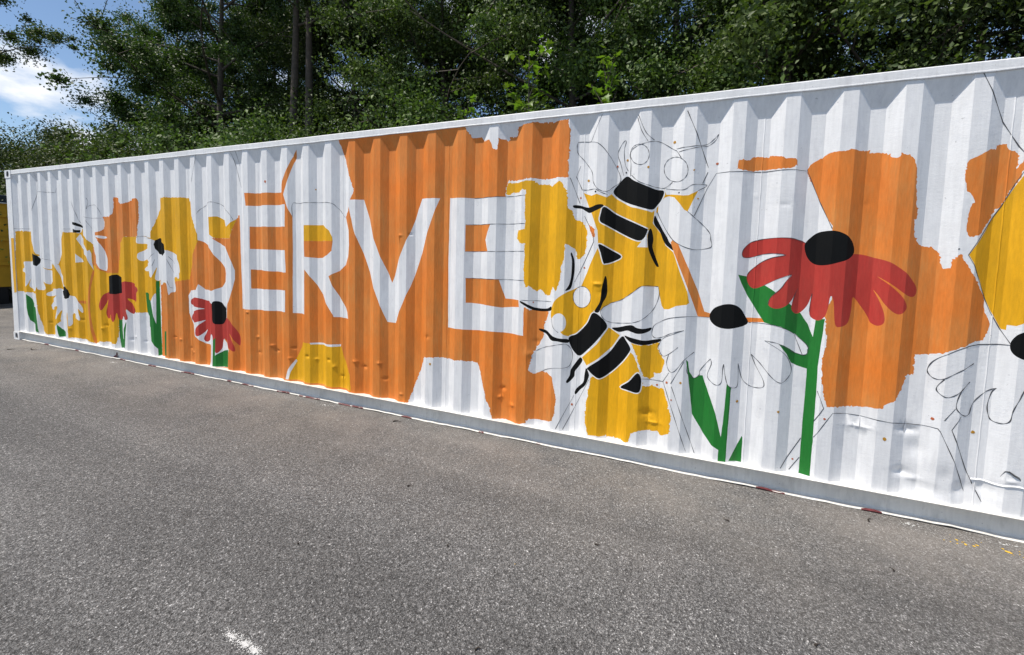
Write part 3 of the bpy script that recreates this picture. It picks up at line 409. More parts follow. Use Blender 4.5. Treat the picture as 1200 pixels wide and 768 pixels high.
DENTS = [(10670, 510, -7, 60, 11), (10901, 531, 13, 50, 20), (10886, 274, 14, 40, 26), (10948, 426, 11, 46, 60), (11080, 292, 9, 50, 60), (10945, 244, -6, 40, 16), (11022, 199, 10, 60, 40), (8294, 330, -9, 20, 16), (8401, 278, -10, 22, 16), (8316, 404, 9, 22, 18), (9489, 323, -9, 44, 12), (9446, 386, 11, 46, 22), (9059, 1300, -8, 40, 13), (9098, 1239, 6, 34, 20), (7301, 1646, -6, 22, 12), (7399, 1655, 5, 18, 12), (4916, 819, 9, 30, 16), (5314, 814, -8, 26, 14), (11144, 224, 15, 40, 44), (11252, 255, 8, 60, 30), (11350, 330, -6, 30, 14), (10203, 1850, 2.5, 40, 14), (10046, 1913, -1.5, 26, 20), (10621, 1846, 1.5, 28, 20), (6177, 429, 9, 26, 16), (6279, 408, -8, 22, 14), (6460, 427, 9, 24, 16), (6525, 365, -9, 20, 20), (6608, 276, 8, 28, 14), (6791, 450, -8, 26, 14), (6882, 403, 9, 26, 16), (7073, 468, -8, 22, 14), (7130, 324, 8, 24, 16), (7324, 215, -7, 20, 12), (5673, 486, -8, 24, 14), (5725, 433, 9, 24, 14), (5974, 489, 8, 24, 14), (5453, 385, 8, 26, 14), (5431, 550, -7, 20, 14), (4153, 402, -8, 24, 14), (4295, 307, 8, 24, 14), (4340, 261, -8, 22, 12), (3992, 411, 7, 22, 12), (2475, 385, -9, 26, 16), (2534, 432, 9, 26, 16), (3101, 293, 8, 26, 20), (3180, 332, -7, 24, 14), (3402, 299, 6, 24, 14), (1942, 454, 7, 30, 16), (1627, 308, -6, 22, 14), (1076, 346, 6, 26, 14), (5935, 382, -7, 24, 14), (7590, 765, 5, 30, 18), (8540, 719, -6, 30, 26), (8599, 823, 5, 26, 20), ]
WELD = [(11200, 296), (11523, 309)]
SCAR = [(11308, 350, 1), (11319, 385, 5), (11335, 390, 9), (11356, 375, 12), (11374, 365, 9), (11385, 353, 2)]
CHIPS = [(4951, 5030), (5192, 5379), (5732, 5918), (6053, 6336), (6576, 6883), (10152, 10315), (10713, 10813), (4129, 4374), (3470, 3628), (2848, 2973), (7324, 7436), (8112, 8158), (891, 1015), (1747, 1840), (8627, 8656)]
PLABEL = {
    'painted_letter:S': 'white letter S with a yellow fill in its upper curve', 'painted_letter:E': 'white letter E between S and R', 'painted_letter:R': 'white letter R with yellow and orange counter',
    'painted_letter:V': 'white letter V', 'painted_letter:E2': 'wide white last letter E, its arms still pencil lines',
    'painted_bee:upper': 'upper bee with undrawn white head', 'painted_bee:lower': 'lower bee with yellow head and white eyes', 'painted_bee:small': 'small unfinished bee near the far end',
    'painted_coneflower:a': 'small dark red coneflower', 'painted_coneflower:b': 'red coneflower below the letter S', 'painted_coneflower:c': 'large red coneflower on a tall green stem',
    'painted_daisy:a': 'white daisy nearest the far end', 'painted_daisy:b': 'low white daisy', 'painted_daisy:c': 'tall white daisy on a green stem', 'painted_daisy:d': 'black centre of an outlined daisy', 'painted_daisy:e': 'black centre of the outlined daisy by the right edge',
}
def TREES(big, twin, full, dens, high):
    return [
        (big, -5.3, 6.8, .4, .6, 1.0, 'tall dark tree with one trunk and boughs reaching into the blue sky gap'),
        (twin, -1.05, 6.1, .4, .0, 1.0, 'tall dark tree with twin trunks behind the letters E and R'),
        (high, -15.0, 4.4, .3, 4.1, 1.0, 'tree at the far left edge, its high boughs cut by the frame'),
        (dens, -1.0, 8.4, .5, 1.2, 1.0, 'dense dark tree right of the twin trunks'),
        (full, 3.2, 7.4, .5, .3, .9, 'mid green full tree right of the small sky notch'),
        (dens, 4.9, 8.4, .5, 3.0, 1.05, 'dense tree behind the tallest bright sapling'),
        (full, 6.9, 7.2, .5, 5.2, 1.0, 'broad mid green tree above the last letter E'),
        (dens, 9.2, 7.6, .5, .8, 1.05, 'dark dense tree straight above the upper bee'),
        (full, 11.4, 7.4, .5, 3.9, 1.0, 'mid green tree above the white stretch of wall'),
        (dens, 13.6, 7.8, .5, 4.4, 1.0, 'dark dense tree above the right hand orange patch'),
        (full, 16.2, 7.6, .5, .2, 1.05, 'mid green tree at the right edge of the view'),
        (twin, 5.5, 14.0, 1.2, 2.6, 1.1, 'tall tree standing deep in the wood behind the full trees'),
        (big, 10.5, 14.0, 1.2, 5.0, 1.0, 'tall tree deep in the wood right of centre'),
        (big, -3.2, 14.0, 1.2, 3.6, 1.0, 'tall tree deep in the wood left of centre'),
        (twin, 17.5, 14.0, 1.2, 3.0, 1.15, 'tall tree deep in the wood at the right'),
        (dens, -11.6, 9.2, .6, 2.4, 1.12, 'dense dark tree left of the single trunk, above the vine mounds'),
        (dens, -7.6, 10.5, .6, 5.6, 1.15, 'dense dark tree filling the gap between single and twin trunks'),
        (big, -9.5, 13.0, 1.0, 2.1, .95, 'tall tree deep in the wood behind the single-trunk tree'),
    ]
def SHRUBS(vine, bush):
    return [
        (vine, -15.2, 5.2, .3, .4, 1.66, 'vine-covered shrub mound under the open sky at far left'),
        (vine, -11.4, 5.0, .3, 2.2, 1.55, 'vine-covered mound right of the far-left mound'),
        (vine, -8.2, 5.0, .3, 4.0, 1.36, 'vine-covered mound above the far third of the top rail'),
        (vine, -5.4, 5.0, .3, 1.1, 1.33, 'leafy mound below the tall single-trunk tree'),
        (bush, -2.9, 4.9, .3, .2, 1.9, 'leafy bush above the letter S'),
        (bush, -.7, 4.9, .3, 2.0, 1.95, 'light green leafy bush above the letters E and R'),
        (bush, 1.6, 5.0, .3, 3.1, 1.8, 'leafy bush above the letter V'),
        (bush, 4.0, 5.0, .3, 4.4, 1.95, 'leafy bush left of the tallest bright sapling'),
        (bush, 9.4, 5.0, .3, 5.2, 1.75, 'leafy bush right of the smaller sapling'),
        (bush, 11.0, 5.2, .3, 1.0, 1.65, 'leafy bush above the red coneflower'),
        (bush, 13.2, 5.2, .3, 2.6, 1.75, 'leafy bush above the right end of the rail'),
        (vine, -21.0, 6.2, .4, 3.0, 1.55, 'large vine mound farthest off at the left frame edge'),
    ]
# ------------------------------------------------------------------ the setting
asph = pydata_obj('asphalt_lot', [(-400, -400, 0), (400, -400, 0), (400, 3.3, 0), (-400, 3.3, 0)], [(0, 1, 2, 3)], MAT['asphalt'])
tag(asph, kind='structure')
gv, gf = [], []
rg = random.Random(4)
nx, ny = 60, 22
for j in range(ny):
    y = 3.3 + (j / (ny - 1)) ** 2.2 * 396
    for i in range(nx):
        x = -400 + 800 * i / (nx - 1)
        gv.append((x, y, -.01 if j == 0 else min(1.6, .12 * (y - 3.3)) + rg.uniform(-.05, .05)))
for j in range(ny - 1):
    for i in range(nx - 1):
        a = j * nx + i; gf.append((a, a + 1, a + nx + 1, a + nx))
tag(pydata_obj('woodland_ground', gv, gf, MAT['soil']), kind='structure')

# ------------------------------------------------------------------ shipping container
P, FA, FB, FC, DEP = .288, .0745, .0705, .0725, .036      # corrugation: pitch, outer flat, slope, inner flat, depth (m)
S0, ZT, ZB, LEN = .45563, 2.52775, .14155, 12.192
S_L, S_R = S0 - P, LEN - .166
box = empty('shipping_container', (0, 0, 0))
tag(box, 'long white corrugated shipping container with half-painted bee and flower mural', 'container')
DN = np.array([(s, z, a, rs, rz) for s, z, a, rs, rz in DENTS], float) / 1000.0
SEAMS = [S0 + k * P + FB + FC * .55 for k in range(1, 40, 4)]          # vertical welds between the pressed sheets
def hgt(s, z):
    """how far the pressed sheet lies behind the outer plane at (along, up)"""
    s = np.asarray(s, float); z = np.asarray(z, float)
    u = np.mod(s - (S0 - FA), P)
    y = np.where(u < FA, 0, np.where(u < FA + FB, (u - FA) / FB * DEP, np.where(u < FA + FB + FC, DEP, DEP * (P - u) / FB)))
    y = np.minimum(y, DEP * np.clip((ZT - z) / .125, 0, 1))
    fade = np.clip((ZT - z) / .3, 0, 1) * np.clip((z - ZB) / .05, 0, 1)
    w = .0011 * np.sin(s * 5.1 + 2 * np.sin(z * 2.3)) * np.sin(z * 3.7 + s) + .0007 * np.sin(s * 17 + z * 5) * np.sin(z * 9 + 1.3 * np.sin(s * 3))
    y = y + w * fade
    for q in SEAMS:
        y = y - .0026 * np.exp(-((s - q - .0008 * np.sin(z * 31 + q)) / .0024) ** 2) * (z < ZT - .13)
    for a in DN:
        e = ((s - a[0]) / a[3]) ** 2 + ((z - a[1]) / a[4]) ** 2
        y = y + a[2] * 1.0 * np.exp(-e * 1.1)
    return y
def smooth_closed(pts, n=4):
    out = []; k = len(pts)
    for i in range(k):
        p0, p1, p2, p3 = (np.array(pts[(i + d) % k], float) for d in (-1, 0, 1, 2))
        for j in range(n):
            t = j / n
            out.append(tuple(.5 * ((2 * p1) + (p2 - p0) * t + (2 * p0 - 5 * p1 + 4 * p2 - p3) * t * t + (3 * p1 - p0 - 3 * p2 + p3) * t ** 3)))
    return out
def smooth_open(pts, n=6):
    if len(pts) < 3: return [tuple(p) for p in pts]
    e = [pts[0]] + list(pts) + [pts[-1]]; out = []
    for i in range(1, len(e) - 2):
        p0, p1, p2, p3 = (np.array(e[i + d], float) for d in (-1, 0, 1, 2))
        for j in range(n):
            t = j / n
            out.append(tuple(.5 * ((2 * p1) + (p2 - p0) * t + (2 * p0 - 5 * p1 + 4 * p2 - p3) * t * t + (3 * p1 - p0 - 3 * p2 + p3) * t ** 3)))
    out.append(tuple(pts[-1])); return out
def ragged(pts, rnd, amp=5.0, step=7.0):
    """a brushed edge: slow wobble of the stroke ends with short bristle spikes"""
    out = []; w1 = 0.0; w2 = 0.0
    for i, a in enumerate(pts):
        b = pts[(i + 1) % len(pts)]; dx, dy = b[0] - a[0], b[1] - a[1]; L = math.hypot(dx, dy); n = max(1, int(L / step))
        for j in range(n):
            t = j / n; w1 = .72 * w1 + rnd.gauss(0, amp * .38); w2 = rnd.uniform(.6, 1.9) * amp * rnd.choice((-1, 1)) if rnd.random() < .07 else rnd.gauss(0, amp * .12)
            w = 0 if j == 0 else w1 + w2
            out.append((a[0] + dx * t - dy / (L + 1e-6) * w, a[1] + dy * t + dx / (L + 1e-6) * w))
    return out
def grow(pts, d):
    n = len(pts); ar = sum(pts[i][0] * pts[(i + 1) % n][1] - pts[(i + 1) % n][0] * pts[i][1] for i in range(n))
    sg = 1 if ar > 0 else -1; out = []
    for i in range(n):
        a, b, c = pts[i - 1], pts[i], pts[(i + 1) % n]
        tx, ty = c[0] - a[0], c[1] - a[1]; L = math.hypot(tx, ty) + 1e-6
        out.append((b[0] + sg * ty / L * d, b[1] - sg * tx / L * d))
    return out
# one planar layout of the sheet's folds and all painted shapes; every triangle goes to the topmost paint there
rnd = random.Random(11)
polys = [('panel', '', 'white', [(S_L, ZB), (S_R, ZB), (S_R, ZT), (S_L, ZT)])]
for motif, role, col, fl, pts in MURAL:
    q = [(a, b) for a, b in pts]
    if 'c' in fl: q = smooth_closed(q)
    if 'r' in fl: q = ragged(q, rnd)
    elif 'c' not in fl: q = ragged(q, rnd, 1.2, 30)
    if 'h' in fl: polys.append((motif, 'white_edge', 'white', [(a / 1000, b / 1000) for a, b in grow(q, 8)]))
    polys.append((motif, role, col, [(a / 1000, b / 1000) for a, b in q]))
verts, edges, faces = [], [], []
for pl in polys:
    b0 = len(verts); verts += pl[3]; faces.append(list(range(b0, len(verts))))
folds = []
k = 0
while True:
    r_ = S0 + k * P; new = [r_ - FA, r_, r_ + FB, r_ + FB + FC]
    folds += [f for f in new if S_L < f < S_R]
    if r_ > S_R: break
    k += 1
folds = sorted(set([S_L, S_L + FB, S_L + FB + FC, S_R] + folds))
zs = [ZB, .17, .20, .23, .26, .29, .32, .36, .40, .45, .5] + [.6 + .12 * i for i in range(15)] + [ZT - .125, ZT]
zs = sorted(z for z in set(zs) if z <= ZT)
for f in folds:
    b0 = len(verts)
    for z in zs: verts.append((f, z))
    edges += [(b0 + i, b0 + i + 1) for i in range(len(zs) - 1)]
for f0, f1 in zip(folds[:-1], folds[1:]):
    mid = (f0 + f1) / 2
    for z in zs[1:-1]: verts.append((mid, z + .004))
k = 0
while S0 + k * P < S_R:                                    # creases of the tapered recess ends under the top rail
    r_ = S0 + (k - 1) * P
    b0 = len(verts); verts += [(r_, ZT), (r_ + FB, ZT - .125), (r_ + FB + FC, ZT - .125), (r_ + 2 * FB + FC, ZT)]
    edges += [(b0, b0 + 1), (b0 + 1, b0 + 2), (b0 + 2, b0 + 3)]; k += 1
for q in SEAMS:
    for d in (-.005, -.0022, 0, .0022, .005):
        b0 = len(verts); zz = [ZB + (ZT - .131 - ZB) * i / 30 for i in range(31)]; verts += [(q + d, z) for z in zz]; edges += [(b0 + i, b0 + i + 1) for i in range(30)]
for a in DN:
    for ring, n in ((.35, 6), (.8, 9), (1.35, 11), (2.0, 11)):
        for j in range(n):
            t = 2 * math.pi * (j + ring) / n; q = (a[0] + a[3] * ring * math.cos(t), a[1] + a[4] * ring * math.sin(t))
            if S_L < q[0] < S_R and ZB < q[1] < ZT: verts.append(q)
for f in faces: edges += [(f[i], f[(i + 1) % len(f)]) for i in range(len(f))]
ov, oe, of, *_rest = delaunay_2d_cdt([Vector(v) for v in verts], edges, [], 0, 1e-5)
ov = np.array([(v.x, v.y) for v in ov]); of = np.array(of); cen = ov[of].mean(1)
top = np.full(len(of), -1)
for i, pl in enumerate(polys):
    q = np.array(pl[3]); lo, hi = q.min(0), q.max(0)
    idx = np.where(((cen >= lo) & (cen <= hi)).all(1))[0]; c = cen[idx]; ins = np.zeros(len(idx), bool)
    for (x0, z0), (x1, z1) in zip(q, np.roll(q, -1, 0)):
        if z0 == z1: continue
        hit = ((z0 > c[:, 1]) != (z1 > c[:, 1])) & (c[:, 0] < (x1 - x0) * (c[:, 1] - z0) / (z1 - z0) + x0); ins ^= hit
    if i: ins &= top[idx] >= 0
    top[idx[ins]] = i
bins = {i: of[top == i] for i in range(len(polys)) if (top == i).any()}
OY = hgt(ov[:, 0], ov[:, 1])
def sheet_mesh(name, tris, mat):
    t = np.array(tris); used, inv = np.unique(t, return_inverse=True); inv = inv.reshape(t.shape)
    co = np.stack([ov[used, 0], OY[used], ov[used, 1]], 1)
    p = ov[t]; cr_ = (p[:, 1, 0] - p[:, 0, 0]) * (p[:, 2, 1] - p[:, 0, 1]) - (p[:, 1, 1] - p[:, 0, 1]) * (p[:, 2, 0] - p[:, 0, 0])
    flip = cr_ < 0; inv[flip] = inv[flip][:, ::-1]; t[flip] = t[flip][:, ::-1]; p = ov[t]
    me = bpy.data.meshes.new(name); me.from_pydata(co.tolist(), [], inv.tolist()); me.materials.append(mat)
    c = p.mean(1, keepdims=True); q = (p * .93 + c * .07).reshape(-1, 2); e = .0004
    gs = (hgt(q[:, 0] + e, q[:, 1]) - hgt(q[:, 0] - e, q[:, 1])) / (2 * e); gz = (hgt(q[:, 0], q[:, 1] + e) - hgt(q[:, 0], q[:, 1] - e)) / (2 * e)
    n = np.stack([gs, -np.ones_like(gs), gz], 1); n /= np.linalg.norm(n, axis=1, keepdims=True)
    me.polygons.foreach_set('use_smooth', [True] * len(me.polygons)); me.normals_split_custom_set(n.tolist())
    return me
motifs = {}
PNAME = {'orange_patch': 'orange_paint_patch', 'yellow_patch': 'yellow_paint_patch'}
def motif_name(m): return PNAME.get(m.split(':')[0], m.split(':')[0])
order = [i for i in range(len(polys)) if i in bins]
panel = link(bpy.data.objects.new('side_wall', sheet_mesh('side_wall', bins[0], MAT['white'])), box)
for root_pass in (True, False):
    for i in order:
        m, role, col, _ = polys[i]
        if i == 0 or (role == '') != root_pass: continue
        nm = motif_name(m) if root_pass else role
        o = bpy.data.objects.new(nm, sheet_mesh(nm, bins[i], MAT[col]))
        if root_pass:
            link(o, box); motifs[m] = o
            if m in PLABEL: o['label'] = PLABEL[m]
        else: link(o, motifs[m])
# pencil and marker strokes lie 1 mm on the sheet, bent over every fold
fa = np.array(folds)
def stroke_geo(pts, w, V, Fc, curve=True):
    pts = smooth_open(pts) if curve and len(pts) > 2 else pts
    q = []
    for a, b in zip(pts[:-1], pts[1:]):
        ts = {0.0}; L = math.dist(a, b); n = max(1, int(L / .03)); ts |= {j / n for j in range(n)}
        if abs(b[0] - a[0]) > 1e-6:
            for f in fa[(fa > min(a[0], b[0])) & (fa < max(a[0], b[0]))]: ts.add((f - a[0]) / (b[0] - a[0]))
        q += [(a[0] + (b[0] - a[0]) * t, a[1] + (b[1] - a[1]) * t) for t in sorted(ts)]
    q.append(pts[-1]); q = [p for i, p in enumerate(q) if i == 0 or math.dist(p, q[i - 1]) > 5e-4]
    b0 = len(V); L = []
    for i, p in enumerate(q):
        a, c = q[max(0, i - 1)], q[min(len(q) - 1, i + 1)]; d = math.hypot(c[0] - a[0], c[1] - a[1]) + 1e-9
        ww = w * (.8 + .35 * math.sin(i * .7 + p[0] * 40)) / 2; nx_, nz_ = -(c[1] - a[1]) / d * ww, (c[0] - a[0]) / d * ww
        L += [(p[0] + nx_, p[1] + nz_), (p[0] - nx_, p[1] - nz_)]
    yy = hgt([v[0] for v in L], [v[1] for v in L])
    for v, y in zip(L, yy):
        V.append((v[0], y - .0012, min(v[1], ZT - .002)))
    for i in range(len(q) - 1):
        k_ = b0 + 2 * i; Fc.append((k_, k_ + 1, k_ + 3, k_ + 2))
for m, w, pts in STROKES:
    V, Fc = [], []; own = m in motifs; stroke_geo([(a / 1000, b / 1000) for a, b in pts], w / 1000, V, Fc, own)
    pydata_obj('drawn_outline' if own else 'pencil_line', V, Fc, MAT['pencil'], motifs[m] if own else box)
for s, z, r_, col in DOTS:
    s, z, r_ = s / 1000, z / 1000, r_ / 1000; V = [(s, float(hgt(s, z)) - .0014, z)]
    for j in range(9):
        t = 2 * math.pi * j / 9; rr = r_ * rnd.uniform(.75, 1.15); a, b = s + rr * math.cos(t), z + rr * math.sin(t) * 1.05
        V.append((a, float(hgt(a, b)) - .0012, b))
    pydata_obj('paint_drip', V, [(0, 1 + j, 1 + (j + 1) % 9) for j in range(9)], MAT[col], box)
V, Fc = [], []
WS = [(WELD[0][0] + (WELD[1][0] - WELD[0][0]) * t / 30, WELD[0][1] + (WELD[1][1] - WELD[0][1]) * t / 30) for t in range(31)]
for i, (s, z) in enumerate(WS):
    s /= 1000; z = z / 1000 + .004 * math.sin(i * .5); w = .006
    V += [(s, float(hgt(s, z + w)) + .0003, z + w), (s, float(hgt(s, z)) - .006, z), (s, float(hgt(s, z - w)) + .0003, z - w)]
for i in range(30):
    a = 3 * i; Fc += [(a, a + 1, a + 4, a + 3), (a + 1, a + 2, a + 5, a + 4)]
pydata_obj('repair_weld', V, Fc, MAT['white'], box)
# torn flap of a scraped patch above the repair weld
V, Fc = [], []
for i, (s, z, lift) in enumerate(SCAR):
    s, z = s / 1000, z / 1000; y = float(hgt(s, z)); V += [(s, y - lift / 1000, z), (s + .003, y + .0005, z - .014)]
    if i: a = 2 * i - 2; Fc.append((a, a + 1, a + 3, a + 2))
pydata_obj('scraped_patch', V, Fc, MAT['plate'], box)

# frame -----------------------------------------------------------------------------------------
def rail_box(name, lo, hi, parent=box, bev=.004, mat=MAT['frame']): return box_obj(name, lo, hi, mat, parent, bev)
W = 2.438
# top side rails, slightly wavy lower lip
def top_rail(y0, y1):
    bm = bm_new(); n = 120; ring = []
    for i in range(n + 1):
        x = .178 + (LEN - .356) * i / n; d = .0012 * math.sin(i * .9) + .0010 * math.sin(i * 2.3 + 1); e = .0016 * math.sin(i * .31)
        f = -1 if y0 < 0 else 1
        sec = [(y0, 2.527 + d), (y0 - .0012, 2.529 + d), (y0 - .0014, 2.533 + d), (y0, 2.538), (y0, 2.580 + e), (y0 + .005, 2.586 + e), (y1, 2.586), (y1, 2.527)]
        ring.append([bm.verts.new((x, a, b)) for a, b in sec])
    for r0, r1 in zip(ring[:-1], ring[1:]):
        for j in range(8): bm.faces.new((r0[j], r0[(j + 1) % 8], r1[(j + 1) % 8], r1[j]))
    bm.faces.new(ring[0]); bm.faces.new(ring[-1][::-1])
    return mesh_obj('top_rail', bm, MAT['frame'], box)
top_rail(-.007, .055); rail_box('top_rail', (.178, W - .06, 2.527), (LEN - .178, W, 2.586))
# bottom side rail: open channel with a ledge on top and a bent lip at the foot
def channel(x0, x1):
    bm = bm_new(); n = 160; ring = []
    for i in range(n + 1):
        x = x0 + (x1 - x0) * i / n; t = max(0, (x - 9.6) / 2.4)
        w = (.0028 * math.sin(x * 9 + 1.2 * math.sin(x * 3)) + .0016 * math.sin(x * 37 + 2 * math.sin(x * 5))) + t * (.010 * math.sin(x * 7.5 + 1.0) + .004 * math.sin(x * 17))
        l = .0015 * math.sin(x * 21)
        sec = [(.090, .1415), (-.021, .1415), (-.0225, .1398), (-.021, .1378), (.040, .1370), (.047, .132), (.049 + l, .075), (.047 + l, .022), (.040, .013 + w * .5),
               (.009, .0105 + max(w, -.008)), (.006, .0075 + max(w, -.006)), (.008, .0035 + max(w, -.004)), (.060, .003), (.090, .003)]
        ring.append([bm.verts.new((x, a, b)) for a, b in sec])
    k_ = len(ring[0])
    for r0, r1 in zip(ring[:-1], ring[1:]):
        for j in range(k_): bm.faces.new((r0[j], r0[(j + 1) % k_], r1[(j + 1) % k_], r1[j]))
    bm.faces.new(ring[0]); bm.faces.new(ring[-1][::-1])
    return mesh_obj('bottom_rail', bm, MAT['foot'], box)
channel(.178, LEN - .178); rail_box('bottom_rail', (.178, W - .05, .003), (LEN - .178, W, .1415))
def lip_w(x):
    t = max(0, (x - 9.6) / 2.4); return (.0028 * math.sin(x * 9 + 1.2 * math.sin(x * 3)) + .0016 * math.sin(x * 37 + 2 * math.sin(x * 5))) + t * (.010 * math.sin(x * 7.5 + 1.0) + .004 * math.sin(x * 17))
for x0, x1 in CHIPS:                                          # old maroon coat showing where the white lip paint has worn off
    x0 /= 1000; x1 /= 1000; V, Fc = [], []; n = max(4, int((x1 - x0) / .03))
    for i in range(n + 1):
        x = x0 + (x1 - x0) * i / n; w = max(lip_w(x), -.004); s_ = 0 if i in (0, n) else 1
        V += [(x, .0095 + .006 * s_, .0118 + w + .0010 + .004 * s_ * rnd.random()), (x, .0045, .008 + w), (x, .0062, .0022 + w)]
    for i in range(n):
        a = 3 * i; Fc += [(a, a + 1, a + 4, a + 3), (a + 1, a + 2, a + 5, a + 4)]
    pydata_obj('worn_lip_patch', V, Fc, MAT['maroon'], box)
V = [(2.70 + .03 * math.cos(t) * (1.6 if math.sin(t) < 0 else .5), (.043 - .020 * (math.sin(t) < -.4)), .042 + .034 * math.sin(t)) for t in np.linspace(0, 2 * math.pi, 11)[:-1]]
pydata_obj('rust_mark', V, [tuple(range(10))], MAT['maroon'], box)
# corner posts and cast corners
def oval(cx, cz, rx, rz, n=16):
    return [(cx + rx * math.copysign(abs(math.cos(t)) ** .8, math.cos(t)), cz + rz * math.copysign(abs(math.sin(t)) ** .8, math.sin(t))) for t in [2 * math.pi * i / n for i in range(n)]]
def casting(x0, x1, y0, y1, z0, z1):
    """cast steel corner with an oval lifting hole in its long face and in its end face"""
    bm = bm_new()
    def face_with_hole(rect, hole, to3, depth):
        pts = rect + hole; nr = len(rect); nh = len(hole)
        v_, e_, f_, *_r = delaunay_2d_cdt([Vector(p) for p in pts], [(nr + i, nr + (i + 1) % nh) for i in range(nh)], [list(range(nr))], 1, 1e-6)
        poly = hole
        def inside(p):
            c = False; j = nh - 1
            for i in range(nh):
                if (poly[i][1] > p[1]) != (poly[j][1] > p[1]) and p[0] < (poly[j][0] - poly[i][0]) * (p[1] - poly[i][1]) / (poly[j][1] - poly[i][1]) + poly[i][0]: c = not c
                j = i
            return c
        bv = [bm.verts.new(to3(v[0], v[1], 0)) for v in v_]
        for f in f_:
            c = (sum(v_[i][0] for i in f) / 3, sum(v_[i][1] for i in f) / 3)
            if not inside(c): bm.faces.new([bv[i] for i in f])
        a = [bm.verts.new(to3(h[0], h[1], 0)) for h in hole]; b = [bm.verts.new(to3(h[0], h[1], depth)) for h in hole]
        for i in range(nh): bm.faces.new((a[i], a[(i + 1) % nh], b[(i + 1) % nh], b[i]))
        return b
    rx = [(x0, z0), (x1, z0), (x1, z1), (x0, z1)]; hx = oval((x0 + x1) / 2, (z0 + z1) / 2, .042, .046)
    f1 = face_with_hole(rx, hx, lambda a, b, d: (a, y0 + d, b), .03)
    ry = [(y0, z0), (y1, z0), (y1, z1), (y0, z1)]; hy = oval((y0 + y1) / 2, (z0 + z1) / 2, .028, .040)
    xe = x0 if x0 < 6 else x1; sg = 1 if x0 < 6 else -1
    f2 = face_with_hole(ry, hy, lambda a, b, d: (xe + sg * d, a, b), .03)
    for q in ([(x0, y0, z1), (x1, y0, z1), (x1, y1, z1), (x0, y1, z1)], [(x0, y0, z0), (x1, y0, z0), (x1, y1, z0), (x0, y1, z0)], [(x0, y1, z0), (x1, y1, z0), (x1, y1, z1), (x0, y1, z1)],
              [(x1 if sg > 0 else x0, y0, z0), (x1 if sg > 0 else x0, y1, z0), (x1 if sg > 0 else x0, y1, z1), (x1 if sg > 0 else x0, y0, z1)]):
        bm.faces.new([bm.verts.new(p) for p in q])
    o = mesh_obj('corner_casting', bm, MAT['frame'], box)
    pydata_obj('hole_shade_disc', [(h[0], y0 + .012, h[1]) for h in hx], [tuple(range(len(hx)))], MAT['hole'], o)  # near-black disc set into the hole paints the shade of its depth
    pydata_obj('hole_shade_disc', [(xe + sg * .012, h[0], h[1]) for h in hy], [tuple(range(len(hy)))], MAT['hole'], o)
for x0, x1 in ((0.0, .178), (LEN - .178, LEN)):
    for y0, y1 in ((-.012, .150), (W - .150, W + .004)):
        casting(x0, x1, y0, y1, 2.473, 2.591); casting(x0, x1, y0, y1, .002, .120)
        px0, px1 = (.006, .1655) if x0 < 6 else (LEN - .1655, LEN - .006)
        rail_box('corner_post', (px0, y0 + .006, .120), (px1, y1 - .03, 2.473), bev=.006)
V = [(.075, -.0072, 1.57), (.1625, -.0072, 1.57), (.1625, -.0072, .745), (.085, -.0072, .73), (.070, -.0072, 1.1)]
pydata_obj('yellow_paint_patch', V, [(0, 1, 2, 3, 4)], MAT['yellow'], box)
# far walls, ends and roof so the box is closed
def corr(name, along, x0, x1, z0, z1, fixed, sgn):
    V, Fc = [], []; s = x0; k = 0; prof = [0, 0, .036, .036]
    while s < x1:
        for j, st in enumerate((.0745, .0705, .0725, .0705)):
            if s > x1: break
            for z in (z0, z1): V.append((s, fixed + sgn * prof[j], z) if along == 'x' else (fixed + sgn * prof[j], s, z))
            s += st
    for i in range(len(V) // 2 - 1): Fc.append((2 * i, 2 * i + 2, 2 * i + 3, 2 * i + 1))
    return pydata_obj(name, V, Fc, MAT['white'], box)
corr('rear_wall', 'x', .15, LEN - .15, .1415, 2.53, W, -1)
corr('end_wall', 'y', .12, W - .12, .1, 2.5, .02, 1); corr('end_wall', 'y', .12, W - .12, .1, 2.5, LEN - .02, -1)
V, Fc = [], []; i = 0; x = .1
while x < LEN - .1:
    for dz in (0, 0, .018, .018):
        for y in (.03, W - .03): V.append((x, y, 2.558 + dz))
        x += .052
for i in range(len(V) // 2 - 1): Fc.append((2 * i, 2 * i + 2, 2 * i + 3, 2 * i + 1))
pydata_obj('roof', V, Fc, MAT['white'], box)

# ------------------------------------------------------------------ yellow container beyond the far end
yb = empty('yellow_container', (-5.75, .6, 0))
tag(yb, 'yellow steel container with black skid base behind far left end of the white one', 'container')
box_obj('body', (-5.9, -1.3, .42), (-.03, 1.38, 2.46), MAT['box_yellow'], yb, .02)
for yy in (-1.38, 1.36): box_obj('corner_post', (-.09, yy, .40), (.03, yy + .10, 2.48), MAT['box_black'], yb, .01)
for zz in (.95, 1.55, 2.12): box_obj('stiffener', (-.04, -1.22, zz), (.025, 1.34, zz + .09), MAT['box_yellow'], yb, .012)
box_obj('skid_base', (-5.9, -1.2, .0), (-.05, 1.2, .42), MAT['box_black'], yb, .01)
box_obj('tarp_cover', (-5.95, -1.38, 2.475), (.05, 1.44, 2.66), MAT['tarp'], yb, .05)
box_obj('cover_rim', (-5.95, -1.40, 2.45), (.06, 1.46, 2.475), MAT['frame'], yb, .01)

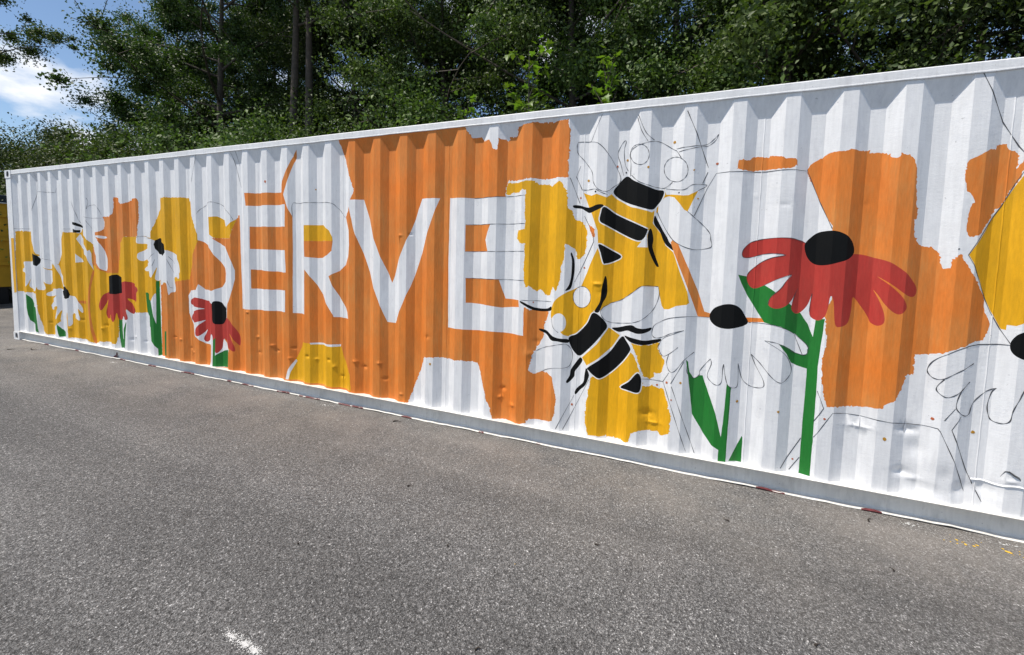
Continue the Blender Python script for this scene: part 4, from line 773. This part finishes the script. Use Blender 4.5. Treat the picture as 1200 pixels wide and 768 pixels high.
# ------------------------------------------------------------------ marks and litter on the asphalt
def splat(name, x, y, n, spread, size, mat, seed, squash=1.0):
    r = random.Random(seed); V, Fc = [], []
    for _ in range(n):
        a, d = r.uniform(0, 6.28), spread * abs(r.gauss(0, .5)); cx, cy = x + d * math.cos(a), y + d * math.sin(a) * squash
        q = size * r.uniform(.3, 1.0) * (1 - min(.6, d / spread * .4)); b0 = len(V); m_ = 7
        V.append((cx, cy, .0022))
        for j in range(m_):
            t = 2 * math.pi * j / m_; rr = q * r.uniform(.55, 1.2); V.append((cx + rr * math.cos(t), cy + rr * math.sin(t), .002))
        Fc += [(b0, b0 + 1 + j, b0 + 1 + (j + 1) % m_) for j in range(m_)]
    return pydata_obj(name, V, Fc, mat, asph)
splat('white_paint_spill', 8.11, -2.083, 260, .075, .0036, MAT['splat_white'], 1, .42)
splat('white_paint_spill', 8.19, -2.085, 300, .075, .0038, MAT['splat_white'], 2, .40)
splat('white_paint_spill', 8.245, -2.088, 220, .045, .0042, MAT['splat_white'], 12, .45)
splat('white_paint_spill', 10.92, -.045, 40, .09, .007, MAT['splat_white'], 3, .35)
splat('white_paint_spill', 11.33, -.055, 14, .11, .008, MAT['splat_white'], 8, .3)
splat('yellow_paint_drops', 11.12, -.15, 14, .11, .010, MAT['splat_yellow'], 4, .6)
splat('yellow_paint_drops', 11.30, -.13, 12, .08, .010, MAT['splat_yellow'], 5, .6)
splat('yellow_paint_drops', 8.96, -1.28, 1, .004, .006, MAT['splat_yellow'], 6)
splat('white_paint_spill', 2.93, -.10, 10, .09, .016, MAT['splat_white'], 7, .3)
splat('white_paint_spill', 6.5, -.07, 22, .14, .008, MAT['splat_white'], 9, .3)
TW = [(7.36, -.10, .07, .6), (8.087, -.92, .03, 1.2), (9.30, -.98, .03, .2), (10.66, -.555, .028, 1.9), (9.94, -.46, .03, 2.6), (9.0, -1.75, .025, .4), (8.6, -1.3, .02, 1.7), (10.2, -1.2, .025, .9), (1.2, -.22, .16, .1), (.95, -.35, .10, .5), (11.45, -.1, .05, .4), (7.9, -1.6, .02, 2.2), (10.72, -.10, .05, 1.0)]
for i, (x, y, L, a) in enumerate(TW):
    bm = bm_new(); ring = []
    for j in range(6):
        t = j / 5; c = Vector((L * (t - .5), .12 * L * math.sin(t * 5 + i), .004 + .002 * math.sin(t * 3))); r_ = .0035 * (1.2 - t) * (1 + L * 6)
        ring.append([bm.verts.new((c.x, c.y + r_ * math.cos(q), max(.0005, c.z + r_ * math.sin(q)))) for q in (0, 1.26, 2.51, 3.77, 5.03)])
    for r0, r1 in zip(ring[:-1], ring[1:]):
        for j in range(5): bm.faces.new((r0[j], r0[(j + 1) % 5], r1[(j + 1) % 5], r1[j]))
    bm.faces.new(ring[0]); bm.faces.new(ring[-1][::-1])
    o = mesh_obj('twig', bm, MAT['twig']); o.location = (x, y, 0.001); o.rotation_euler = (0, 0, a)
    tag(o, 'tiny dark twig fragment lying on the grey asphalt', 'twig', 'twig fragments on the asphalt')

# ------------------------------------------------------------------ trees
def tube(bm, pts, rad, sides=7):
    ring = []
    for i, p in enumerate(pts):
        d = (pts[min(i + 1, len(pts) - 1)] - pts[max(i - 1, 0)]).normalized()
        a = d.orthogonal().normalized(); b = d.cross(a)
        ring.append([bm.verts.new(p + (a * math.cos(t) + b * math.sin(t)) * rad[i]) for t in [2 * math.pi * j / sides for j in range(sides)]])
    for r0, r1 in zip(ring[:-1], ring[1:]):
        for j in range(sides): bm.faces.new((r0[j], r0[(j + 1) % sides], r1[(j + 1) % sides], r1[j]))
def leaves_mesh(name, centres, radii, n, size, seed, mat, up=.35, aspect=.62, flat=.7):
    g = np.random.default_rng(seed); C_ = np.array(centres); Rr = np.array(radii)
    w = Rr ** 2; idx = g.choice(len(C_), n, p=w / w.sum())
    off = g.normal(0, 1, (n, 3)); off /= np.linalg.norm(off, axis=1, keepdims=True); off *= np.minimum(np.abs(g.normal(0, .60, (n, 1))), 1.05 + .2 * g.random((n, 1)))
    off[:, 2] *= flat
    pos = C_[idx] + off * Rr[idx][:, None]
    nrm = g.normal(0, .7, (n, 3)) + off * .5 + np.array([0, 0, up]); nrm /= np.linalg.norm(nrm, axis=1, keepdims=True)
    d = g.normal(0, 1, (n, 3)) + np.array([0, 0, -.35]) + off * .4; d -= nrm * (d * nrm).sum(1, keepdims=True); d /= np.linalg.norm(d, axis=1, keepdims=True)
    s = np.cross(nrm, d); L = (size * g.uniform(.6, 1.25, n))[:, None]
    base = pos - d * L * .5; tip = pos + d * L * .5 - nrm * L * .12
    mid = pos - d * L * .08
    l = mid + s * L * aspect * .5 + nrm * L * .10; r = mid - s * L * aspect * .5 + nrm * L * .10
    V = np.stack([base, l, tip, r], 1).reshape(-1, 3)
    me = bpy.data.meshes.new(name); me.vertices.add(4 * n); me.vertices.foreach_set('co', V.ravel())
    b0 = np.arange(n)[:, None] * 4
    F_ = np.concatenate([b0 + np.array([[0, 2, 1]]), b0 + np.array([[0, 3, 2]])], 1).reshape(-1)
    me.loops.add(6 * n); me.loops.foreach_set('vertex_index', F_)
    me.polygons.add(2 * n); me.polygons.foreach_set('loop_start', np.arange(2 * n) * 3); me.polygons.foreach_set('loop_total', np.full(2 * n, 3))
    me.materials.append(mat); me.update(calc_edges=True); me.validate(); return me
def make_tree(seed, height, spread, base, n_leaf, size, mat, trunk_r=.16, limbs=20, clump=.75, lean=(0, 0), forks=1):
    r = random.Random(seed); bm = bm_new(); cs, rs = [], []
    for fk in range(forks):
        off = Vector((fk * .42, .1 * fk, 0)); pts, rad = [], []; n = 12
        for i in range(n + 1):
            t = i / n
            pts.append(off + Vector((lean[0] * t * t * height + .12 * math.sin(t * 5 + seed + fk), lean[1] * t * t * height + .12 * math.sin(t * 4 + 2 * seed), height * .96 * t)))
            rad.append(trunk_r * (1 - .86 * t) * (1.35 if i == 0 else 1))
        tube(bm, pts, rad, 8)
        for k in range(limbs):
            t0 = base + (1 - base) * ((k + r.random()) / limbs); i = min(n - 1, int(t0 * n)); p = pts[i].lerp(pts[i + 1], t0 * n - i)
            rel = (t0 - base) / (1 - base); L = spread * (.55 + .75 * math.sin(math.pi * min(1, .18 + .82 * rel) ** .9)) * r.uniform(.6, 1.2)
            if rel > .9: L *= .6
            az = k * 2.4 + r.uniform(-.5, .5); el = .1 + .75 * rel + r.uniform(-.15, .2); lp, lr = [], []
            for j in range(6):
                q = j / 5; lp.append(p + Vector((math.cos(az + .3 * q) * math.cos(el) * L * q, math.sin(az + .3 * q) * math.cos(el) * L * q, math.sin(el) * L * q - .10 * L * q * q)))
                lr.append(max(.008, trunk_r * .36 * (1 - t0 * .6) * (1 - .85 * q)))
            tube(bm, lp, lr, 5)
            for j in range(5):
                q = .35 + .65 * (j + r.random()) / 5; a = lp[min(4, int(q * 5))].lerp(lp[min(5, int(q * 5) + 1)], q * 5 - int(q * 5) if q < 1 else 0)
                b = a + Vector((r.gauss(0, .38), r.gauss(0, .38), r.gauss(.06, .25))) * L * .5
                tube(bm, [a, a.lerp(b, .55) + Vector((0, 0, .05)), b], [.014, .010, .005], 4)
                cs.append(b); rs.append(clump * r.uniform(.4, 1.05))
                if j % 2: cs.append(a.lerp(b, .5)); rs.append(clump * r.uniform(.3, .6))
    me = bpy.data.meshes.new('trunk'); bmesh.ops.recalc_face_normals(bm, faces=bm.faces); bm.to_mesh(me); bm.free()
    me.materials.append(MAT['bark']); me.polygons.foreach_set('use_smooth', [True] * len(me.polygons))
    return me, leaves_mesh('crown', cs, rs, n_leaf, size, seed, mat)
def place(kind, meshes, x, y, z, rz, sc, label, cat='tree', group=None, parts=('trunk', 'crown')):
    t = empty(kind, (x, y, z), rz); t.scale = (sc, sc, sc * 1.0); tag(t, label, cat, group)
    for nm, me in zip(parts, meshes): link(bpy.data.objects.new(nm, me), t)
    return t
T_big = make_tree(3, 13.5, 3.7, .20, 135000, .098, MAT['leaf_dark'], .17, 30, .9)
T_twin = make_tree(5, 14.5, 2.6, .52, 80000, .092, MAT['leaf_dark'], .15, 18, .8, forks=2)
T_full = make_tree(7, 11.5, 3.0, .08, 145000, .086, MAT['leaf_mid'], .15, 30, .86)
T_dens = make_tree(12, 10.5, 2.9, .06, 150000, .080, MAT['leaf_dark'], .14, 30, .82)
T_high = make_tree(19, 12.5, 2.4, .60, 40000, .088, MAT['leaf_mid'], .14, 13, .66)
def make_shrub(seed, w, hh, n, size, mat):
    r = random.Random(seed); bm = bm_new(); cs, rs = [], []
    for k in range(38):
        a = r.uniform(0, 6.28); d = w * math.sqrt(r.random()); zz = hh * (1 - (d / w) ** 2 * .55) * r.uniform(.35, 1.0); e = Vector((d * math.cos(a), d * math.sin(a), zz))
        tube(bm, [Vector((e.x * .1, e.y * .1, 0)), Vector((e.x * .5, e.y * .5, zz * .6)), e], [.04, .025, .008], 5); cs.append(e); rs.append(r.uniform(.45, .9) * w * .42)
        cs.append(Vector((e.x * .8, e.y * .8, zz * .5))); rs.append(r.uniform(.5, .9) * w * .42)
    me = bpy.data.meshes.new('stem'); bm.to_mesh(me); bm.free(); me.materials.append(MAT['bark'])
    return me, leaves_mesh('foliage', cs, rs, n, size, seed, mat, flat=.8)
S_vine = make_shrub(31, 2.4, 3.6, 170000, .050, MAT['leaf_vine'])
S_bush = make_shrub(37, 1.7, 2.6, 110000, .042, MAT['leaf_mid'])
G = 'trees of the wood behind the container'
for mset, x, y, z, rz, sc, lab in TREES(T_big, T_twin, T_full, T_dens, T_high):
    place('tree', mset, x, y, z, rz, sc, lab, 'tree', G)
for mset, x, y, z, rz, sc, lab in SHRUBS(S_vine, S_bush):
    place('shrub', mset, x, y, z, rz, sc, lab, 'shrub', 'shrubs along the wood edge', ('stem', 'foliage'))
# young saplings with big lobed leaves, just behind the roof
def lobed(L):
    o = [(0, 0), (.16, .10), (.5, .02), (.36, .26), (.60, .50), (.30, .48), (.20, .72), (0, 1.0), (-.20, .72), (-.30, .48), (-.60, .50), (-.36, .26), (-.5, .02), (-.16, .10)]
    return [(a * L, b * L) for a, b in o]
def sapling(x, y, h0, h1, n, seed, label, size, w):
    r = random.Random(seed); t = empty('sapling', (x, y, 0)); tag(t, label, 'sapling', 'young saplings behind the container')
    bm = bm_new(); tips = []
    tube(bm, [Vector((0, 0, 0)), Vector((.05, .02, h0 * .6)), Vector((0, 0, h1))], [.03, .022, .006], 6)
    for k in range(9):
        z = h0 + (h1 - h0) * k / 9; a = k * 2.4; e = Vector((math.cos(a) * w * r.uniform(.4, 1), math.sin(a) * w * r.uniform(.4, 1) * .8, z + .25)); tube(bm, [Vector((0, 0, z - .15)), e], [.01, .004], 4); tips.append((Vector((0, 0, z)), e))
    mesh_obj('stem', bm, MAT['bark'], t)
    base = [bpy.data.meshes.new('leaf') for _ in range(3)]
    for q, me in enumerate(base):
        o = lobed(1.0); V = [(a, b, .16 * abs(a) - .10 * b * b * (1 + .4 * q)) for a, b in o] + [(0, .4, -.01)]
        me.from_pydata(V, [], [(14, i, (i + 1) % 14) for i in range(14)]); me.materials.append(MAT['leaf_bright'])
    for k in range(n):
        a, e = r.choice(tips); p = a.lerp(e, r.uniform(.3, 1.1)) + Vector((r.gauss(0, .05), r.gauss(0, .05), r.gauss(0, .08)))
        o = link(bpy.data.objects.new('leaf', base[k % 3]), t); o.location = p; s_ = size * r.uniform(.55, 1.15); o.scale = (s_, s_, s_)
        o.rotation_euler = (r.uniform(-1.0, .4), r.uniform(-.6, .6), r.uniform(0, 6.28))
sapling(7.05, 3.75, 3.45, 4.95, 120, 51, 'bright green lobed-leaf sapling above the roof near the upper bee, taller one', .15, .40)
sapling(8.40, 3.6, 3.5, 4.45, 70, 52, 'bright green sapling with narrow top, right of the taller sapling', .14, .24)
sapling(5.75, 3.9, 3.5, 4.2, 50, 53, 'pale low sapling just above the rail over the orange letters', .15, .4)
